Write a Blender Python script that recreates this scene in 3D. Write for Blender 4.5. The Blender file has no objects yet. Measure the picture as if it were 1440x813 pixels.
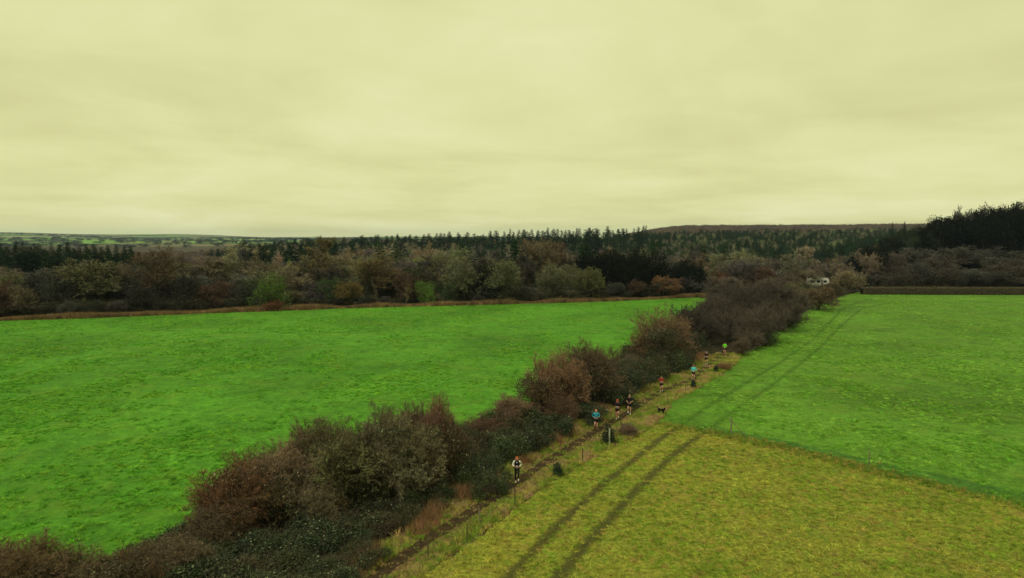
import bpy, math, random
import numpy as np
from mathutils import Vector, Matrix
R = math.radians
S = bpy.context.scene
COL = S.collection

# ------------------------------------------------------------------ camera
CAM_H = 16.0
F = 960.0
PITCH = math.atan(73.5 / F)
cam = bpy.data.cameras.new('camera'); cam.lens = 24.0; cam.sensor_width = 36.0
cam.clip_start = 0.1; cam.clip_end = 30000
co = bpy.data.objects.new('camera', cam); COL.objects.link(co)
co.location = (0, 0, CAM_H); co.rotation_euler = (R(90) - PITCH, 0, 0)
S.camera = co
# ------------------------------------------------------------------ world, sun, exposure
SUN_EL, SUN_ROT = R(52), R(215)
W = bpy.data.worlds.new('World'); S.world = W; W.use_nodes = True
wn, wl = W.node_tree.nodes, W.node_tree.links
wn.clear()
sky = wn.new('ShaderNodeTexSky'); sky.sky_type = 'NISHITA'; sky.sun_disc = False
sky.sun_elevation = SUN_EL; sky.sun_rotation = SUN_ROT; sky.air_density = 1.5; sky.dust_density = 4
bg1 = wn.new('ShaderNodeBackground'); bg1.inputs[1].default_value = 0.08
wl.new(sky.outputs[0], bg1.inputs[0])
tc = wn.new('ShaderNodeTexCoord')
sep = wn.new('ShaderNodeSeparateXYZ'); wl.new(tc.outputs['Generated'], sep.inputs[0])
# project the view direction on a flat cloud deck so that clouds stretch towards the horizon
zz = wn.new('ShaderNodeMath'); zz.operation = 'MAXIMUM'; zz.inputs[1].default_value = 0.0; wl.new(sep.outputs[2], zz.inputs[0])
za = wn.new('ShaderNodeMath'); za.operation = 'ADD'; za.inputs[1].default_value = 0.12; wl.new(zz.outputs[0], za.inputs[0])
dx = wn.new('ShaderNodeMath'); dx.operation = 'DIVIDE'; wl.new(sep.outputs[0], dx.inputs[0]); wl.new(za.outputs[0], dx.inputs[1])
dy = wn.new('ShaderNodeMath'); dy.operation = 'DIVIDE'; wl.new(sep.outputs[1], dy.inputs[0]); wl.new(za.outputs[0], dy.inputs[1])
cmb = wn.new('ShaderNodeCombineXYZ'); wl.new(dx.outputs[0], cmb.inputs[0]); wl.new(dy.outputs[0], cmb.inputs[1])
n1 = wn.new('ShaderNodeTexNoise'); n1.inputs['Scale'].default_value = 0.55; n1.inputs['Detail'].default_value = 5
n1.inputs['Roughness'].default_value = 0.5; n1.inputs['Distortion'].default_value = 0.5
wl.new(cmb.outputs[0], n1.inputs['Vector'])
n2 = wn.new('ShaderNodeTexNoise'); n2.inputs['Scale'].default_value = 1.7; n2.inputs['Detail'].default_value = 6
n2.inputs['Distortion'].default_value = 1.2
wl.new(cmb.outputs[0], n2.inputs['Vector'])
mixn = wn.new('ShaderNodeMix'); mixn.data_type = 'FLOAT'; mixn.inputs[0].default_value = 0.18
wl.new(n1.outputs[0], mixn.inputs[2]); wl.new(n2.outputs[0], mixn.inputs[3])
cr = wn.new('ShaderNodeValToRGB')
cr.color_ramp.elements[0].position = 0.28; cr.color_ramp.elements[0].color = (0.64, 0.63, 0.285, 1)
cr.color_ramp.elements[1].position = 0.74; cr.color_ramp.elements[1].color = (0.90, 0.90, 0.525, 1)
e = cr.color_ramp.elements.new(0.5); e.color = (0.78, 0.78, 0.38, 1)
wl.new(mixn.outputs[0], cr.inputs[0])
bg2 = wn.new('ShaderNodeBackground'); bg2.inputs[1].default_value = 1.0
wl.new(cr.outputs[0], bg2.inputs[0])
mx = wn.new('ShaderNodeMixShader'); mx.inputs[0].default_value = 0.93
wl.new(bg1.outputs[0], mx.inputs[1]); wl.new(bg2.outputs[0], mx.inputs[2])
wo = wn.new('ShaderNodeOutputWorld'); wl.new(mx.outputs[0], wo.inputs[0])
W.cycles.sampling_method = 'MANUAL'; W.cycles.sample_map_resolution = 512

sl = bpy.data.lights.new('sun', 'SUN'); sl.energy = 1.5; sl.angle = R(25); sl.color = (1.0, 0.96, 0.86)
so = bpy.data.objects.new('sun', sl); COL.objects.link(so)
# direction matches the sky's sun (rotation measured clockwise from +Y)
sd = Vector((math.sin(SUN_ROT) * math.cos(SUN_EL), math.cos(SUN_ROT) * math.cos(SUN_EL), math.sin(SUN_EL)))
so.rotation_euler = sd.to_track_quat('Z', 'Y').to_euler()
vs = S.view_settings
vs.view_transform = 'Standard'; vs.look = 'None'; vs.exposure = 0.0; vs.gamma = 1.0; vs.use_curve_mapping = False
S.cycles.max_bounces = 4; S.cycles.diffuse_bounces = 2; S.cycles.transparent_max_bounces = 8; S.cycles.volume_bounces = 0
S.cycles.use_denoising = True; S.cycles.denoiser = 'OPENIMAGEDENOISE'; S.cycles.denoising_input_passes = 'RGB_ALBEDO_NORMAL'; S.cycles.denoising_prefilter = 'ACCURATE'
S.cycles.use_adaptive_sampling = True; S.cycles.adaptive_threshold = 0.01

# ------------------------------------------------------------------ placing helpers
def G(u, v, z=0.0):
    """ground point seen at (u, v) of the 1440 px wide photograph"""
    cx, cy = u - 720.0, v - 406.5
    d = Vector((cx, F * math.cos(PITCH) - cy * math.sin(PITCH), -F * math.sin(PITCH) - cy * math.cos(PITCH)))
    t = (z - CAM_H) / d.z
    return Vector((d.x * t, d.y * t, z))

def sstep(a, b, x):
    t = np.clip((np.asarray(x, float) - a) / (b - a), 0, 1)
    return t * t * (3 - 2 * t)

PL = ([0, 220, 300, 450, 700, 1500, 2600, 3800, 5200, 6500, 9000], [0, 0, -2, -7, -11, -9, 2, 6, 33, 26, 10])
PC = ([0, 215, 300, 420, 620, 800, 1400, 2600, 5200, 6500, 9000], [0, 0, -7, -13, -1, 2, 4, 0, 8, 8, 4])
PR = ([0, 215, 290, 400, 620, 900, 1400, 2600, 5200, 6500, 9000], [0, 0, -6, -12, -4, 8, 27, 10, 8, 8, 4])
def H(x, y):
    x = np.asarray(x, float); y = np.asarray(y, float)
    D = np.hypot(x, y); t = x / np.maximum(np.abs(y), 1.0)
    l = np.interp(D, *PL); c = np.interp(D, *PC); r = np.interp(D, *PR)
    wl_ = 1 - sstep(-0.50, -0.22, t); wr_ = sstep(0.12, 0.26, t)
    h = c * (1 - wl_ - wr_) + l * wl_ + r * wr_
    near = sstep(0.42, 0.62, t) * sstep(215, 270, D) * (1 - sstep(500, 700, D))
    h = h * (1 - near) + 4.0 * near
    far = sstep(2200, 4500, D)
    h = h + far * (7 * np.sin(t * 9 + 2.2) + 4 * np.sin(t * 23 + D * 0.0012) + 3 * np.sin(D * 0.0031 + t * 5))
    return np.where(y < 0, 0.0, h)

def at(u, D, z=None):
    """world point at plan distance y = D seen in column u"""
    x = (u - 720.0) / F * D / 1.0
    h = float(H(x, D)) if z is None else z
    return Vector((x, D, h))

def top_height(u, D, vtop):
    p = at(u, D)
    return CAM_H - (vtop - 333.0) * D / F - p.z

# ------------------------------------------------------------------ materials
def lin(r, g, b):
    f = lambda c: (c / 12.92 if c <= 0.04045 else ((c + 0.055) / 1.055) ** 2.4)
    return (f(r / 255), f(g / 255), f(b / 255), 1)

class NT:
    def __init__(s, name):
        s.m = bpy.data.materials.new(name); s.m.use_nodes = True
        s.n, s.l = s.m.node_tree.nodes, s.m.node_tree.links
        s.b = s.n['Principled BSDF']; s.b.inputs['Roughness'].default_value = 0.9
        s.b.inputs['Specular IOR Level'].default_value = 0.15
    def new(s, t, **k):
        n = s.n.new(t)
        for a, v in k.items(): setattr(n, a, v)
        return n
    def coord(s):
        if not hasattr(s, '_c'): s._c = s.new('ShaderNodeNewGeometry')
        return s._c.outputs['Position']
    def noise(s, scale, detail=3, rough=0.55, dist=0.0, vec=None, sx=1, sy=1):
        n = s.new('ShaderNodeTexNoise'); n.inputs['Scale'].default_value = scale; n.inputs['Detail'].default_value = detail
        n.inputs['Roughness'].default_value = rough; n.inputs['Distortion'].default_value = dist
        v = vec or s.coord()
        if sx != 1 or sy != 1:
            mp = s.new('ShaderNodeMapping'); mp.inputs['Scale'].default_value = (sx, sy, 1); s.l.new(v, mp.inputs[0]); v = mp.outputs[0]
        s.l.new(v, n.inputs['Vector']); return n.outputs[0]
    def ramp(s, fac, stops):
        r = s.new('ShaderNodeValToRGB'); s.l.new(fac, r.inputs[0])
        el = r.color_ramp.elements
        while len(el) < len(stops): el.new(0.5)
        for e_, (p, c) in zip(el, stops):
            e_.position = p; e_.color = c if len(c) == 4 else (*c, 1)
        return r.outputs[0]
    def mix(s, fac, a, b, mode='MIX'):
        m = s.new('ShaderNodeMix', data_type='RGBA', blend_type=mode)
        for k, v in ((0, fac), (6, a), (7, b)):
            if isinstance(v, bpy.types.NodeSocket): s.l.new(v, m.inputs[k])
            else: m.inputs[k].default_value = v
        return m.outputs[2]
    def math(s, op, a, b=0.0, clamp=False):
        m = s.new('ShaderNodeMath', operation=op, use_clamp=clamp)
        for k, v in ((0, a), (1, b)):
            if isinstance(v, bpy.types.NodeSocket): s.l.new(v, m.inputs[k])
            else: m.inputs[k].default_value = v
        return m.outputs[0]
    def base(s, c):
        if isinstance(c, bpy.types.NodeSocket): s.l.new(c, s.b.inputs['Base Color'])
        else: s.b.inputs['Base Color'].default_value = c
    def bump(s, h, dist, strength=1.0):
        b = s.new('ShaderNodeBump'); b.inputs['Distance'].default_value = dist; b.inputs['Strength'].default_value = strength
        s.l.new(h, b.inputs['Height']); s.l.new(b.outputs[0], s.b.inputs['Normal'])

def C(r, g, b): return (r, g, b, 1)

def grass_mat(name, dark, mid, light, odd, odd_amt, clump=1.0):
    t = NT(name)
    fine = t.noise(3.4 * clump, 6, 0.8)
    med = t.noise(1.1 * clump, 6, 0.75, 0.4)
    big = t.noise(0.055, 3, 0.5, 0.6)
    c1 = t.ramp(fine, [(0.40, dark), (0.5, mid), (0.60, light)])
    c2 = t.ramp(med, [(0.40, dark), (0.52, mid), (0.63, light)])
    c = t.mix(0.45, c1, c2)
    v = t.math('MULTIPLY_ADD', big, 1.3); v.node.inputs[2].default_value = 0.35
    c = t.mix(1.0, c, v, 'MULTIPLY')
    m2 = t.noise(0.42, 5, 0.72, 0.8)
    v2 = t.math('MULTIPLY_ADD', m2, 1.5); v2.node.inputs[2].default_value = 0.25
    c = t.mix(1.0, c, v2, 'MULTIPLY')
    o = t.noise(0.16, 6, 0.75, 1.2)
    of = t.ramp(o, [(0.50, C(0, 0, 0)), (0.75, C(1, 1, 1))])
    c = t.mix(t.math('MULTIPLY', of, odd_amt), c, odd)
    t.base(c)
    h = t.math('ADD', t.math('MULTIPLY', fine, 0.35), med)
    t.bump(h, 0.08, 0.6)
    return t.m

M = {}
M['grass_left'] = grass_mat('grass_left', C(.034, .122, .007), C(.062, .205, .011), C(.105, .29, .024), C(.17, .26, .025), 0.6)
M['grass_right'] = grass_mat('grass_right', C(.044, .120, .009), C(.080, .192, .015), C(.128, .270, .030), C(.18, .24, .035), 0.6)
M['grass_dark'] = grass_mat('grass_dark', C(.026, .080, .009), C(.045, .125, .014), C(.080, .19, .025), C(.13, .16, .035), 0.5)
M['grass_yellow'] = grass_mat('grass_yellow', C(.10, .13, .018), C(.21, .25, .026), C(.36, .37, .055), C(.32, .20, .06), 0.75, 1.1)
def yellow_field():
    t = NT('stubble_field')
    fine = t.noise(4.5, 6, 0.8)
    med = t.noise(1.6, 4, 0.65, 0.6)
    patch = t.noise(0.16, 4, 0.6, 1.2)
    y = t.ramp(fine, [(0.36, C(.15, .135, .022)), (0.5, C(.31, .305, .035)), (0.64, C(.47, .45, .085))])
    g = t.ramp(fine, [(0.36, C(.07, .11, .013)), (0.5, C(.17, .23, .022)), (0.64, C(.32, .37, .055))])
    b = t.ramp(fine, [(0.34, C(.15, .10, .03)), (0.52, C(.29, .225, .05)), (0.66, C(.44, .34, .10))])
    f1 = t.math('ADD', t.math('MULTIPLY', patch, 0.65), t.math('MULTIPLY', med, 0.35))
    c = t.mix(t.ramp(f1, [(0.38, C(0.1, .1, .1)), (0.56, C(.9, .9, .9))]), y, g)
    bn = t.noise(0.30, 4, 0.7, 0.8)
    c = t.mix(t.ramp(bn, [(0.50, C(0, 0, 0)), (0.68, C(.75, .75, .75))]), c, b)
    t.base(c); t.bump(t.math('ADD', fine, med), 0.16, 0.9)
    return t.m
M['stubble'] = yellow_field()
def verge():
    t = NT('verge_ground')
    fine = t.noise(5, 5, 0.7); med = t.noise(0.9, 3, 0.6, 0.8)
    a = t.ramp(fine, [(0.3, C(.05, .06, .02)), (0.55, C(.16, .17, .04)), (0.7, C(.28, .25, .08))])
    b = t.ramp(fine, [(0.3, C(.08, .05, .02)), (0.55, C(.22, .14, .06)), (0.7, C(.36, .24, .12))])
    t.base(t.mix(t.ramp(med, [(0.42, C(0, 0, 0)), (0.58, C(1, 1, 1))]), a, b)); t.bump(fine, 0.2)
    return t.m
M['verge'] = verge()
def simple(name, stops, scale, bump=0.0, rough=0.9, detail=4):
    t = NT(name); n = t.noise(scale, detail, 0.6, 0.5); t.base(t.ramp(n, stops)); t.b.inputs['Roughness'].default_value = rough
    if bump: t.bump(n, bump)
    return t.m
M['litter'] = simple('leaf_litter', [(0.3, C(.012, .012, .007)), (0.55, C(.035, .028, .016)), (0.75, C(.07, .05, .025))], 3.0, 0.1)
M['mud'] = simple('mud', [(0.3, C(.035, .022, .010)), (0.6, C(.075, .048, .022)), (0.8, C(.14, .10, .045))], 2.5, 0.08, 0.75)
def land():
    t = NT('land')
    n = t.noise(0.0035, 3, 0.5, 0.5, sx=0.45, sy=1.8)
    f = t.noise(0.02, 4, 0.7)
    wood = t.ramp(f, [(0.3, C(.020, .024, .016)), (0.7, C(.055, .050, .034))])
    fld = t.ramp(t.noise(0.0016, 2, 0.4), [(0.42, C(.10, .22, .05)), (0.5, C(.16, .30, .06)), (0.56, C(.25, .24, .12))])
    c = t.mix(t.ramp(n, [(0.485, C(0, 0, 0)), (0.495, C(1, 1, 1))]), wood, fld)
    g = t.new('ShaderNodeNewGeometry'); s_ = t.new('ShaderNodeSeparateXYZ'); t.l.new(g.outputs['Position'], s_.inputs[0])
    m = t.math('MULTIPLY', t.math('SUBTRACT', s_.outputs[1], 1500.0), 1 / 300.0, True)
    near = t.ramp(t.noise(0.4, 5, 0.6), [(0.3, C(.025, .022, .012)), (0.7, C(.075, .055, .03))])
    t.base(t.mix(m, near, c)); return t.m
M['land'] = land()
def far_grass():
    t = NT('far_grass'); t.base(t.ramp(t.noise(0.004, 3), [(0.35, C(.10, .24, .04)), (0.55, C(.17, .36, .06)), (0.7, C(.26, .36, .10))])); return t.m
M['far_grass'] = far_grass()

def tinted(name, var=0.6, hue=None, rough=0.85, trans=0.0, patch=0.0, patch_col=None, patch_scale=0.6):
    """colour of the object times a value per twig or leaf; one hue shift for a share of them"""
    t = NT(name)
    oi = t.new('ShaderNodeObjectInfo')
    g = t.new('ShaderNodeNewGeometry')
    ri = g.outputs['Random Per Island']
    k = t.math('MULTIPLY_ADD', ri, var * 2); k.node.inputs[2].default_value = 1 - var
    ta = t.new('ShaderNodeAttribute', attribute_type='INSTANCER', attribute_name='tint')
    tf = t.new('ShaderNodeAttribute', attribute_type='INSTANCER', attribute_name='tint_on')
    c0 = t.mix(tf.outputs['Fac'], oi.outputs['Color'], ta.outputs['Color'])
    c = t.mix(1.0, c0, k, 'MULTIPLY')
    if name == 'twig':
        crown_shade = t.new('ShaderNodeAttribute', attribute_name='young'); c = t.mix(1.0, c, crown_shade.outputs['Fac'], 'MULTIPLY')  # pale young tips, dark inner twigs: crown light and shade painted in too
    k2 = t.math('MULTIPLY_ADD', oi.outputs['Random'], 0.5); k2.node.inputs[2].default_value = 0.75
    c = t.mix(1.0, c, k2, 'MULTIPLY')
    if hue:
        f = t.ramp(ri, [(hue[1] - 0.001, C(0, 0, 0)), (hue[1], C(1, 1, 1))])
        f = t.math('MULTIPLY', f, t.ramp(t.noise(0.9, 3, 0.6), [(0.50, C(.1, .1, .1)), (0.60, C(1, 1, 1))]))
        c = t.mix(f, c, hue[0])
    if patch_col:
        n = t.noise(patch_scale, 2, 0.5)
        f = t.ramp(n, [(0.5 - patch * 0.2, C(0, 0, 0)), (0.62 - patch * 0.2, C(1, 1, 1))])
        c = t.mix(f, c, patch_col)
    t.base(c); t.b.inputs['Roughness'].default_value = rough
    return t.m
M['twig'] = tinted('twig', 0.65)
M['bark'] = simple('bark', [(0.3, C(.03, .026, .018)), (0.7, C(.15, .13, .085))], 4.0, 0.02)
M['leaf'] = tinted('leaf', 0.65, (C(.28, .32, .17), 0.90), 0.5, patch=-0.25, patch_col=C(.060, .045, .028), patch_scale=0.55)
M['leaf_matt'] = tinted('leaf_matt', 0.6)
M['needle'] = tinted('needle', 0.6)
M['grass_blade'] = tinted('grass_blade', 0.5)

def paint(name, c, rough=0.7):
    t = NT(name); n = t.noise(9.0, 3)
    lo = tuple(x * 0.8 for x in c[:3]) + (1,)
    t.base(t.ramp(n, [(0.3, lo), (0.7, c)])); t.b.inputs['Roughness'].default_value = rough; return t.m

# ------------------------------------------------------------------ mesh helpers
def mk_mesh(name, V, tris=None, quads=None, mat=None, smooth=False, young=None):
    V = np.asarray(V, np.float32).reshape(-1, 3)
    tris = np.zeros((0, 3), np.int32) if tris is None or len(tris) == 0 else np.asarray(tris, np.int32)
    quads = np.zeros((0, 4), np.int32) if quads is None or len(quads) == 0 else np.asarray(quads, np.int32)
    me = bpy.data.meshes.new(name)
    me.vertices.add(len(V)); me.vertices.foreach_set('co', V.ravel())
    loops = np.concatenate([tris.ravel(), quads.ravel()]).astype(np.int32)
    me.loops.add(len(loops)); me.loops.foreach_set('vertex_index', loops)
    nt, nq = len(tris), len(quads)
    st = np.concatenate([np.arange(nt) * 3, nt * 3 + np.arange(nq) * 4]).astype(np.int32)
    me.polygons.add(nt + nq); me.polygons.foreach_set('loop_start', st)
    if smooth: me.polygons.foreach_set('use_smooth', np.ones(nt + nq, bool))
    me.update(calc_edges=True)
    if mat: me.materials.append(mat)
    if young is not None:
        a = me.attributes.new('young', 'FLOAT', 'POINT'); a.data.foreach_set('value', np.asarray(young, np.float32))  # factor holds twig age and painted crown shading
    return me

class Geo:
    def __init__(s): s.V, s.T, s.Q, s.n, s.Y = [], [], [], 0, []
    def add(s, V, T=None, Q=None, young=1.0):
        V = np.asarray(V, float).reshape(-1, 3); s.Y.append(np.full(len(V), young))
        if T is not None and len(T): s.T.append(np.asarray(T) + s.n)
        if Q is not None and len(Q): s.Q.append(np.asarray(Q) + s.n)
        s.V.append(V); s.n += len(V); return s
    def mesh(s, name, mat, smooth=False):
        return mk_mesh(name, np.concatenate(s.V), np.concatenate(s.T) if s.T else None, np.concatenate(s.Q) if s.Q else None, mat, smooth, np.concatenate(s.Y))

def nrm(a): return a / np.maximum(np.linalg.norm(a, axis=-1, keepdims=True), 1e-9)

def tubes(P, rad, k):
    """P (N, m, 3) polylines, rad (N, m) -> verts and quads of k sided tubes"""
    N, m, _ = P.shape
    d = nrm(P[:, -1] - P[:, 0])
    ref = np.where(np.abs(d[:, 2:3]) > 0.9, [[1.0, 0, 0]], [[0, 0, 1.0]])
    a = nrm(np.cross(d, ref)); b = np.cross(d, a)
    ang = np.arange(k) / k * 2 * math.pi
    off = a[:, None, :] * np.cos(ang)[None, :, None] + b[:, None, :] * np.sin(ang)[None, :, None]
    V = P[:, :, None, :] + off[:, None] * rad[:, :, None, None]
    base = np.arange(N)[:, None, None] * m * k + np.arange(m - 1)[None, :, None] * k
    j = np.arange(k)[None, None, :]; j2 = (j + 1) % k
    Q = np.stack([base + j, base + j2, base + k + j2, base + k + j], -1).reshape(-1, 4)
    return V.reshape(-1, 3), Q

def blades(rng, A, B, w):
    """one thin tapering triangle per twig"""
    N = len(A); d = nrm(B - A); r = nrm(rng.normal(size=(N, 3))); s = nrm(np.cross(d, r))
    w = np.asarray(w).reshape(-1, 1) if np.ndim(w) else w
    V = np.stack([A - s * w / 2, A + s * w / 2, B], 1).reshape(-1, 3)
    return V, np.arange(N * 3).reshape(-1, 3)

def leaves(rng, Cn, size, up=0.3, aspect=0.6):
    N = len(Cn); n = nrm(rng.normal(size=(N, 3)) + [0, 0, up]); r = nrm(np.cross(n, rng.normal(size=(N, 3)))); b = np.cross(n, r)
    s = (size * rng.uniform(0.6, 1.3, N))[:, None]
    V = np.stack([Cn - r * s, Cn + b * s * aspect, Cn + r * s, Cn - b * s * aspect], 1).reshape(-1, 3)
    return V, np.arange(N * 4).reshape(-1, 4)

def grow(rng, P, per, t0, t1, ang, length, m, up, jit=0.12, lenfall=0.4):
    """children polylines on parents P (N, m0, 3)"""
    N, m0, _ = P.shape
    n = int(N * per)
    i = np.arange(n) % N
    t = rng.uniform(t0, t1, n); f = t * (m0 - 1); k = np.minimum(f.astype(int), m0 - 2); fr = (f - k)[:, None]
    start = P[i, k] * (1 - fr) + P[i, k + 1] * fr
    pd = nrm(P[i, k + 1] - P[i, k])
    perp = nrm(np.cross(pd, rng.normal(size=(n, 3))))
    a = rng.uniform(ang[0], ang[1], n)[:, None]
    d = nrm(pd * np.cos(a) + perp * np.sin(a) + [0, 0, up])
    L = (length * rng.uniform(0.6, 1.25, n) * (1 - lenfall * t))[:, None]
    out = [start]
    for s in range(m - 1):
        out.append(out[-1] + d * L / (m - 1))
        d = nrm(d + rng.normal(size=(n, 3)) * jit + [0, 0, up * 0.35])
    return np.stack(out, 1)

def obj(name, me, parent=None, color=None, loc=None):
    o = bpy.data.objects.new(name, me); COL.objects.link(o)
    if parent: o.parent = parent
    if color: o.color = (*color[:3], 1)
    if loc is not None: o.location = loc
    return o

def tag(o, label=None, cat=None, group=None, kind=None):
    if label: o['label'] = label
    if cat: o['category'] = cat
    if group: o['group'] = group
    if kind: o['kind'] = kind
    return o

# ------------------------------------------------------------------ plant prototypes (unit: height 1, half width 1 in plan)
def norm_geo(parts):
    """bring a plant to height 1 and plan radius 1 (robust extents)"""
    allv = np.concatenate([np.concatenate(g.V) for g in parts])
    zt = np.percentile(allv[:, 2], 99.7); r = np.percentile(np.hypot(allv[:, 0], allv[:, 1]), 97)
    for g in parts:
        g.V = [v / [r, r, zt] for v in g.V]
    return r, zt

def proto_bare(seed, stems=1, h=10.0, wide=0.5, trunk=0.25, n=(9, 9, 8, 8), tw=0.03, lean=0.12, up=0.18, tips=0.9):
    """bare winter tree or many stemmed shrub: limbs as tubes, twigs as thin blades"""
    rng = np.random.default_rng(seed)
    P0 = []
    for i in range(stems):
        a = rng.uniform(0, 6.28); sp = lean if stems == 1 else rng.uniform(0.05, wide * 1.1)
        p = np.array([math.cos(a), math.sin(a), 0]) * (0 if stems == 1 else rng.uniform(0, wide * h * 0.25))
        d = nrm(np.array([math.cos(a) * sp, math.sin(a) * sp, 1.0])); L = h * (0.62 if stems == 1 else rng.uniform(0.5, 0.8))
        pts = [p]
        for s in range(5):
            pts.append(pts[-1] + d * L / 5); d = nrm(d + rng.normal(size=3) * 0.10 + [0, 0, 0.05])
        P0.append(pts)
    P0 = np.array(P0)
    r0 = h * (0.024 if stems == 1 else 0.011)
    P1 = grow(rng, P0, n[0], trunk, 1.0, (0.5, 1.15), h * wide * 0.95, 5, up, 0.14, 0.45)
    P2 = grow(rng, P1, n[1], 0.15, 1.0, (0.4, 1.0), h * wide * 0.42, 4, up * 0.8, 0.16)
    P3 = grow(rng, P2, n[2], 0.1, 1.0, (0.35, 1.0), h * wide * 0.20, 3, up * 0.7, 0.18)
    P4 = grow(rng, P3, n[3], 0.1, 1.0, (0.3, 1.0), h * wide * 0.10 * tips, 2, up * 0.5, 0.2)
    limb = Geo()
    V, Q = tubes(P0, np.linspace(r0, r0 * 0.4, 6)[None].repeat(len(P0), 0), 6); limb.add(V, Q=Q)
    V, Q = tubes(P1, np.linspace(r0 * 0.42, r0 * 0.12, 5)[None].repeat(len(P1), 0), 4); limb.add(V, Q=Q)
    V, Q = tubes(P2, np.linspace(r0 * 0.16, r0 * 0.05, 4)[None].repeat(len(P2), 0), 3); limb.add(V, Q=Q)
    tg = Geo()
    for k in range(2):
        V, T = blades(rng, P3[:, k], P3[:, k + 1] + (P3[:, k + 1] - P3[:, k]) * 0.3, tw * (1.5 if k == 0 else 1.1)); tg.add(V, T=T, young=0.5 if k == 0 else 0.75)  # inner twigs darkened, painting in shade inside the crown
    V, T = blades(rng, P4[:, 0], P4[:, 1], tw); tg.add(V, T=T, young=1.45)  # outermost twigs paler, young wood and painted light on crown tops
    norm_geo([limb, tg])
    return limb, tg, P4

def blob_points(rng, n, blobs, shell=0.35, squash_under=0.0):
    """random points near the outsides of several ellipsoids (centre, radii)"""
    vol = np.array([b[1][0] * b[1][1] for b in blobs]); vol = vol / vol.sum()
    idx = rng.choice(len(blobs), n, p=vol)
    c = np.array([b[0] for b in blobs])[idx]; r = np.array([b[1] for b in blobs])[idx]
    d = nrm(rng.normal(size=(n, 3)))
    rr = 1 - shell * rng.uniform(0, 1, n) ** 1.3
    rr *= 1 + 0.13 * np.sin(d[:, 0] * 7 + idx) * np.sin(d[:, 1] * 6 + idx * 2) + rng.normal(size=n) * 0.05
    p = c + d * r * rr[:, None]
    return p, d

def leafy(seed, blobs, n_leaf, size, n_twig=0, tw=0.02, up=0.3, aspect=0.6, limb_r=0.06, twl=0.35):
    """evergreen or ivy clad crown"""
    rng = np.random.default_rng(seed)
    p, d = blob_points(rng, n_leaf, blobs); keep = p[:, 2] > 0.02
    # gather the leaves in clumps so that gaps and lit tips appear
    cl, cd = blob_points(rng, max(n_leaf // 22, 10), blobs, 0.3)
    j = rng.integers(0, len(cl), n_leaf); q = cl[j] + rng.normal(size=(n_leaf, 3)) * size * 2.2
    m = rng.uniform(size=n_leaf) < 0.65; p = np.where(m[:, None], q, p); keep = p[:, 2] > 0.02
    lf = Geo(); V, Q = leaves(rng, p[keep], size, up, aspect); lf.add(V, Q=Q)
    limb = Geo()
    cs = np.array([b[0] for b in blobs]); st = []
    for c in cs:
        b0 = np.array([c[0] * 0.15, c[1] * 0.15, 0]); mid = b0 * 0.5 + c * 0.5 + [0, 0, -0.05 * c[2]]
        st.append([b0, b0 * 0.75 + mid * 0.25, mid, c])
    st = np.array(st); V, Q = tubes(st, np.array([[limb_r, limb_r * 0.8, limb_r * 0.6, limb_r * 0.3]]).repeat(len(st), 0), 5); limb.add(V, Q=Q)
    P1 = grow(rng, st, 8, 0.3, 1.0, (0.3, 1.2), float(np.mean([b[1][0] for b in blobs])) * 0.9, 4, 0.2)
    V, Q = tubes(P1, np.linspace(limb_r * 0.3, limb_r * 0.1, 4)[None].repeat(len(P1), 0), 3); limb.add(V, Q=Q)
    if n_twig:
        a, d2 = blob_points(rng, n_twig, blobs, 0.5); k = a[:, 2] > 0.05; a, d2 = a[k], d2[k]
        b = a + nrm(d2 + rng.normal(size=a.shape) * 0.6 + [0, 0, 0.4]) * rng.uniform(0.4, 1.2, len(a))[:, None] * twl
        V, T = blades(rng, a, b, tw); limb.add(V, T=T)
    norm_geo([limb, lf])
    return limb, lf

def proto_conifer(seed, h=20.0, r=3.2, layers=34, droop=0.35, gap=0.06, spiky=1.0):
    rng = np.random.default_rng(seed); trunk = Geo(); nd = Geo()
    P = np.array([[[0, 0, 0], [0.02 * h * rng.normal() * 0.3, 0, h * 0.5], [0, 0, h * 0.985]]]); V, Q = tubes(P, np.array([[h * .016, h * .010, h * .001]]), 6); trunk.add(V, Q=Q)
    A, B, Wd = [], [], []
    for L in range(layers):
        f = L / layers; z = h * (gap + (1 - gap) * f)
        rl = r * ((1 - f) ** 0.62) * rng.uniform(0.75, 1.15) * (0.55 + 0.45 * min(1, f * 5)) + 0.12
        for k in range(7):
            a = rng.uniform(0, 6.28); d = np.array([math.cos(a), math.sin(a), 0]); l = rl * rng.uniform(0.6, 1.15)
            p0 = np.array([0, 0, z]); p1 = p0 + d * l + [0, 0, -droop * l + 0.25 * f * l]
            for s in range(6):
                t = (s + rng.uniform(0, 1)) / 6; q = p0 * (1 - t) + p1 * t
                side = np.array([-d[1], d[0], 0]) * rng.choice([-1, 1])
                e = q + (d * 0.7 + side * 0.6 * rng.uniform(0.2, 1) + [0, 0, rng.uniform(-0.6, 0.1)]) * l * 0.30 * spiky
                A.append(q - d * 0.1 * l); B.append(e); Wd.append(l * 0.16 + 0.1)
    A, B, Wd = np.array(A), np.array(B), np.array(Wd)
    V, T = blades(rng, A, B, Wd); nd.add(V, T=T)
    V, T = blades(rng, A + [0, 0, 0.1], B + rng.normal(size=B.shape) * 0.2, Wd); nd.add(V, T=T)
    norm_geo([trunk, nd])
    return trunk, nd

def bl(*a): return [((x, y, z), (rx, ry, rz)) for x, y, z, rx, ry, rz in a]

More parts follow.
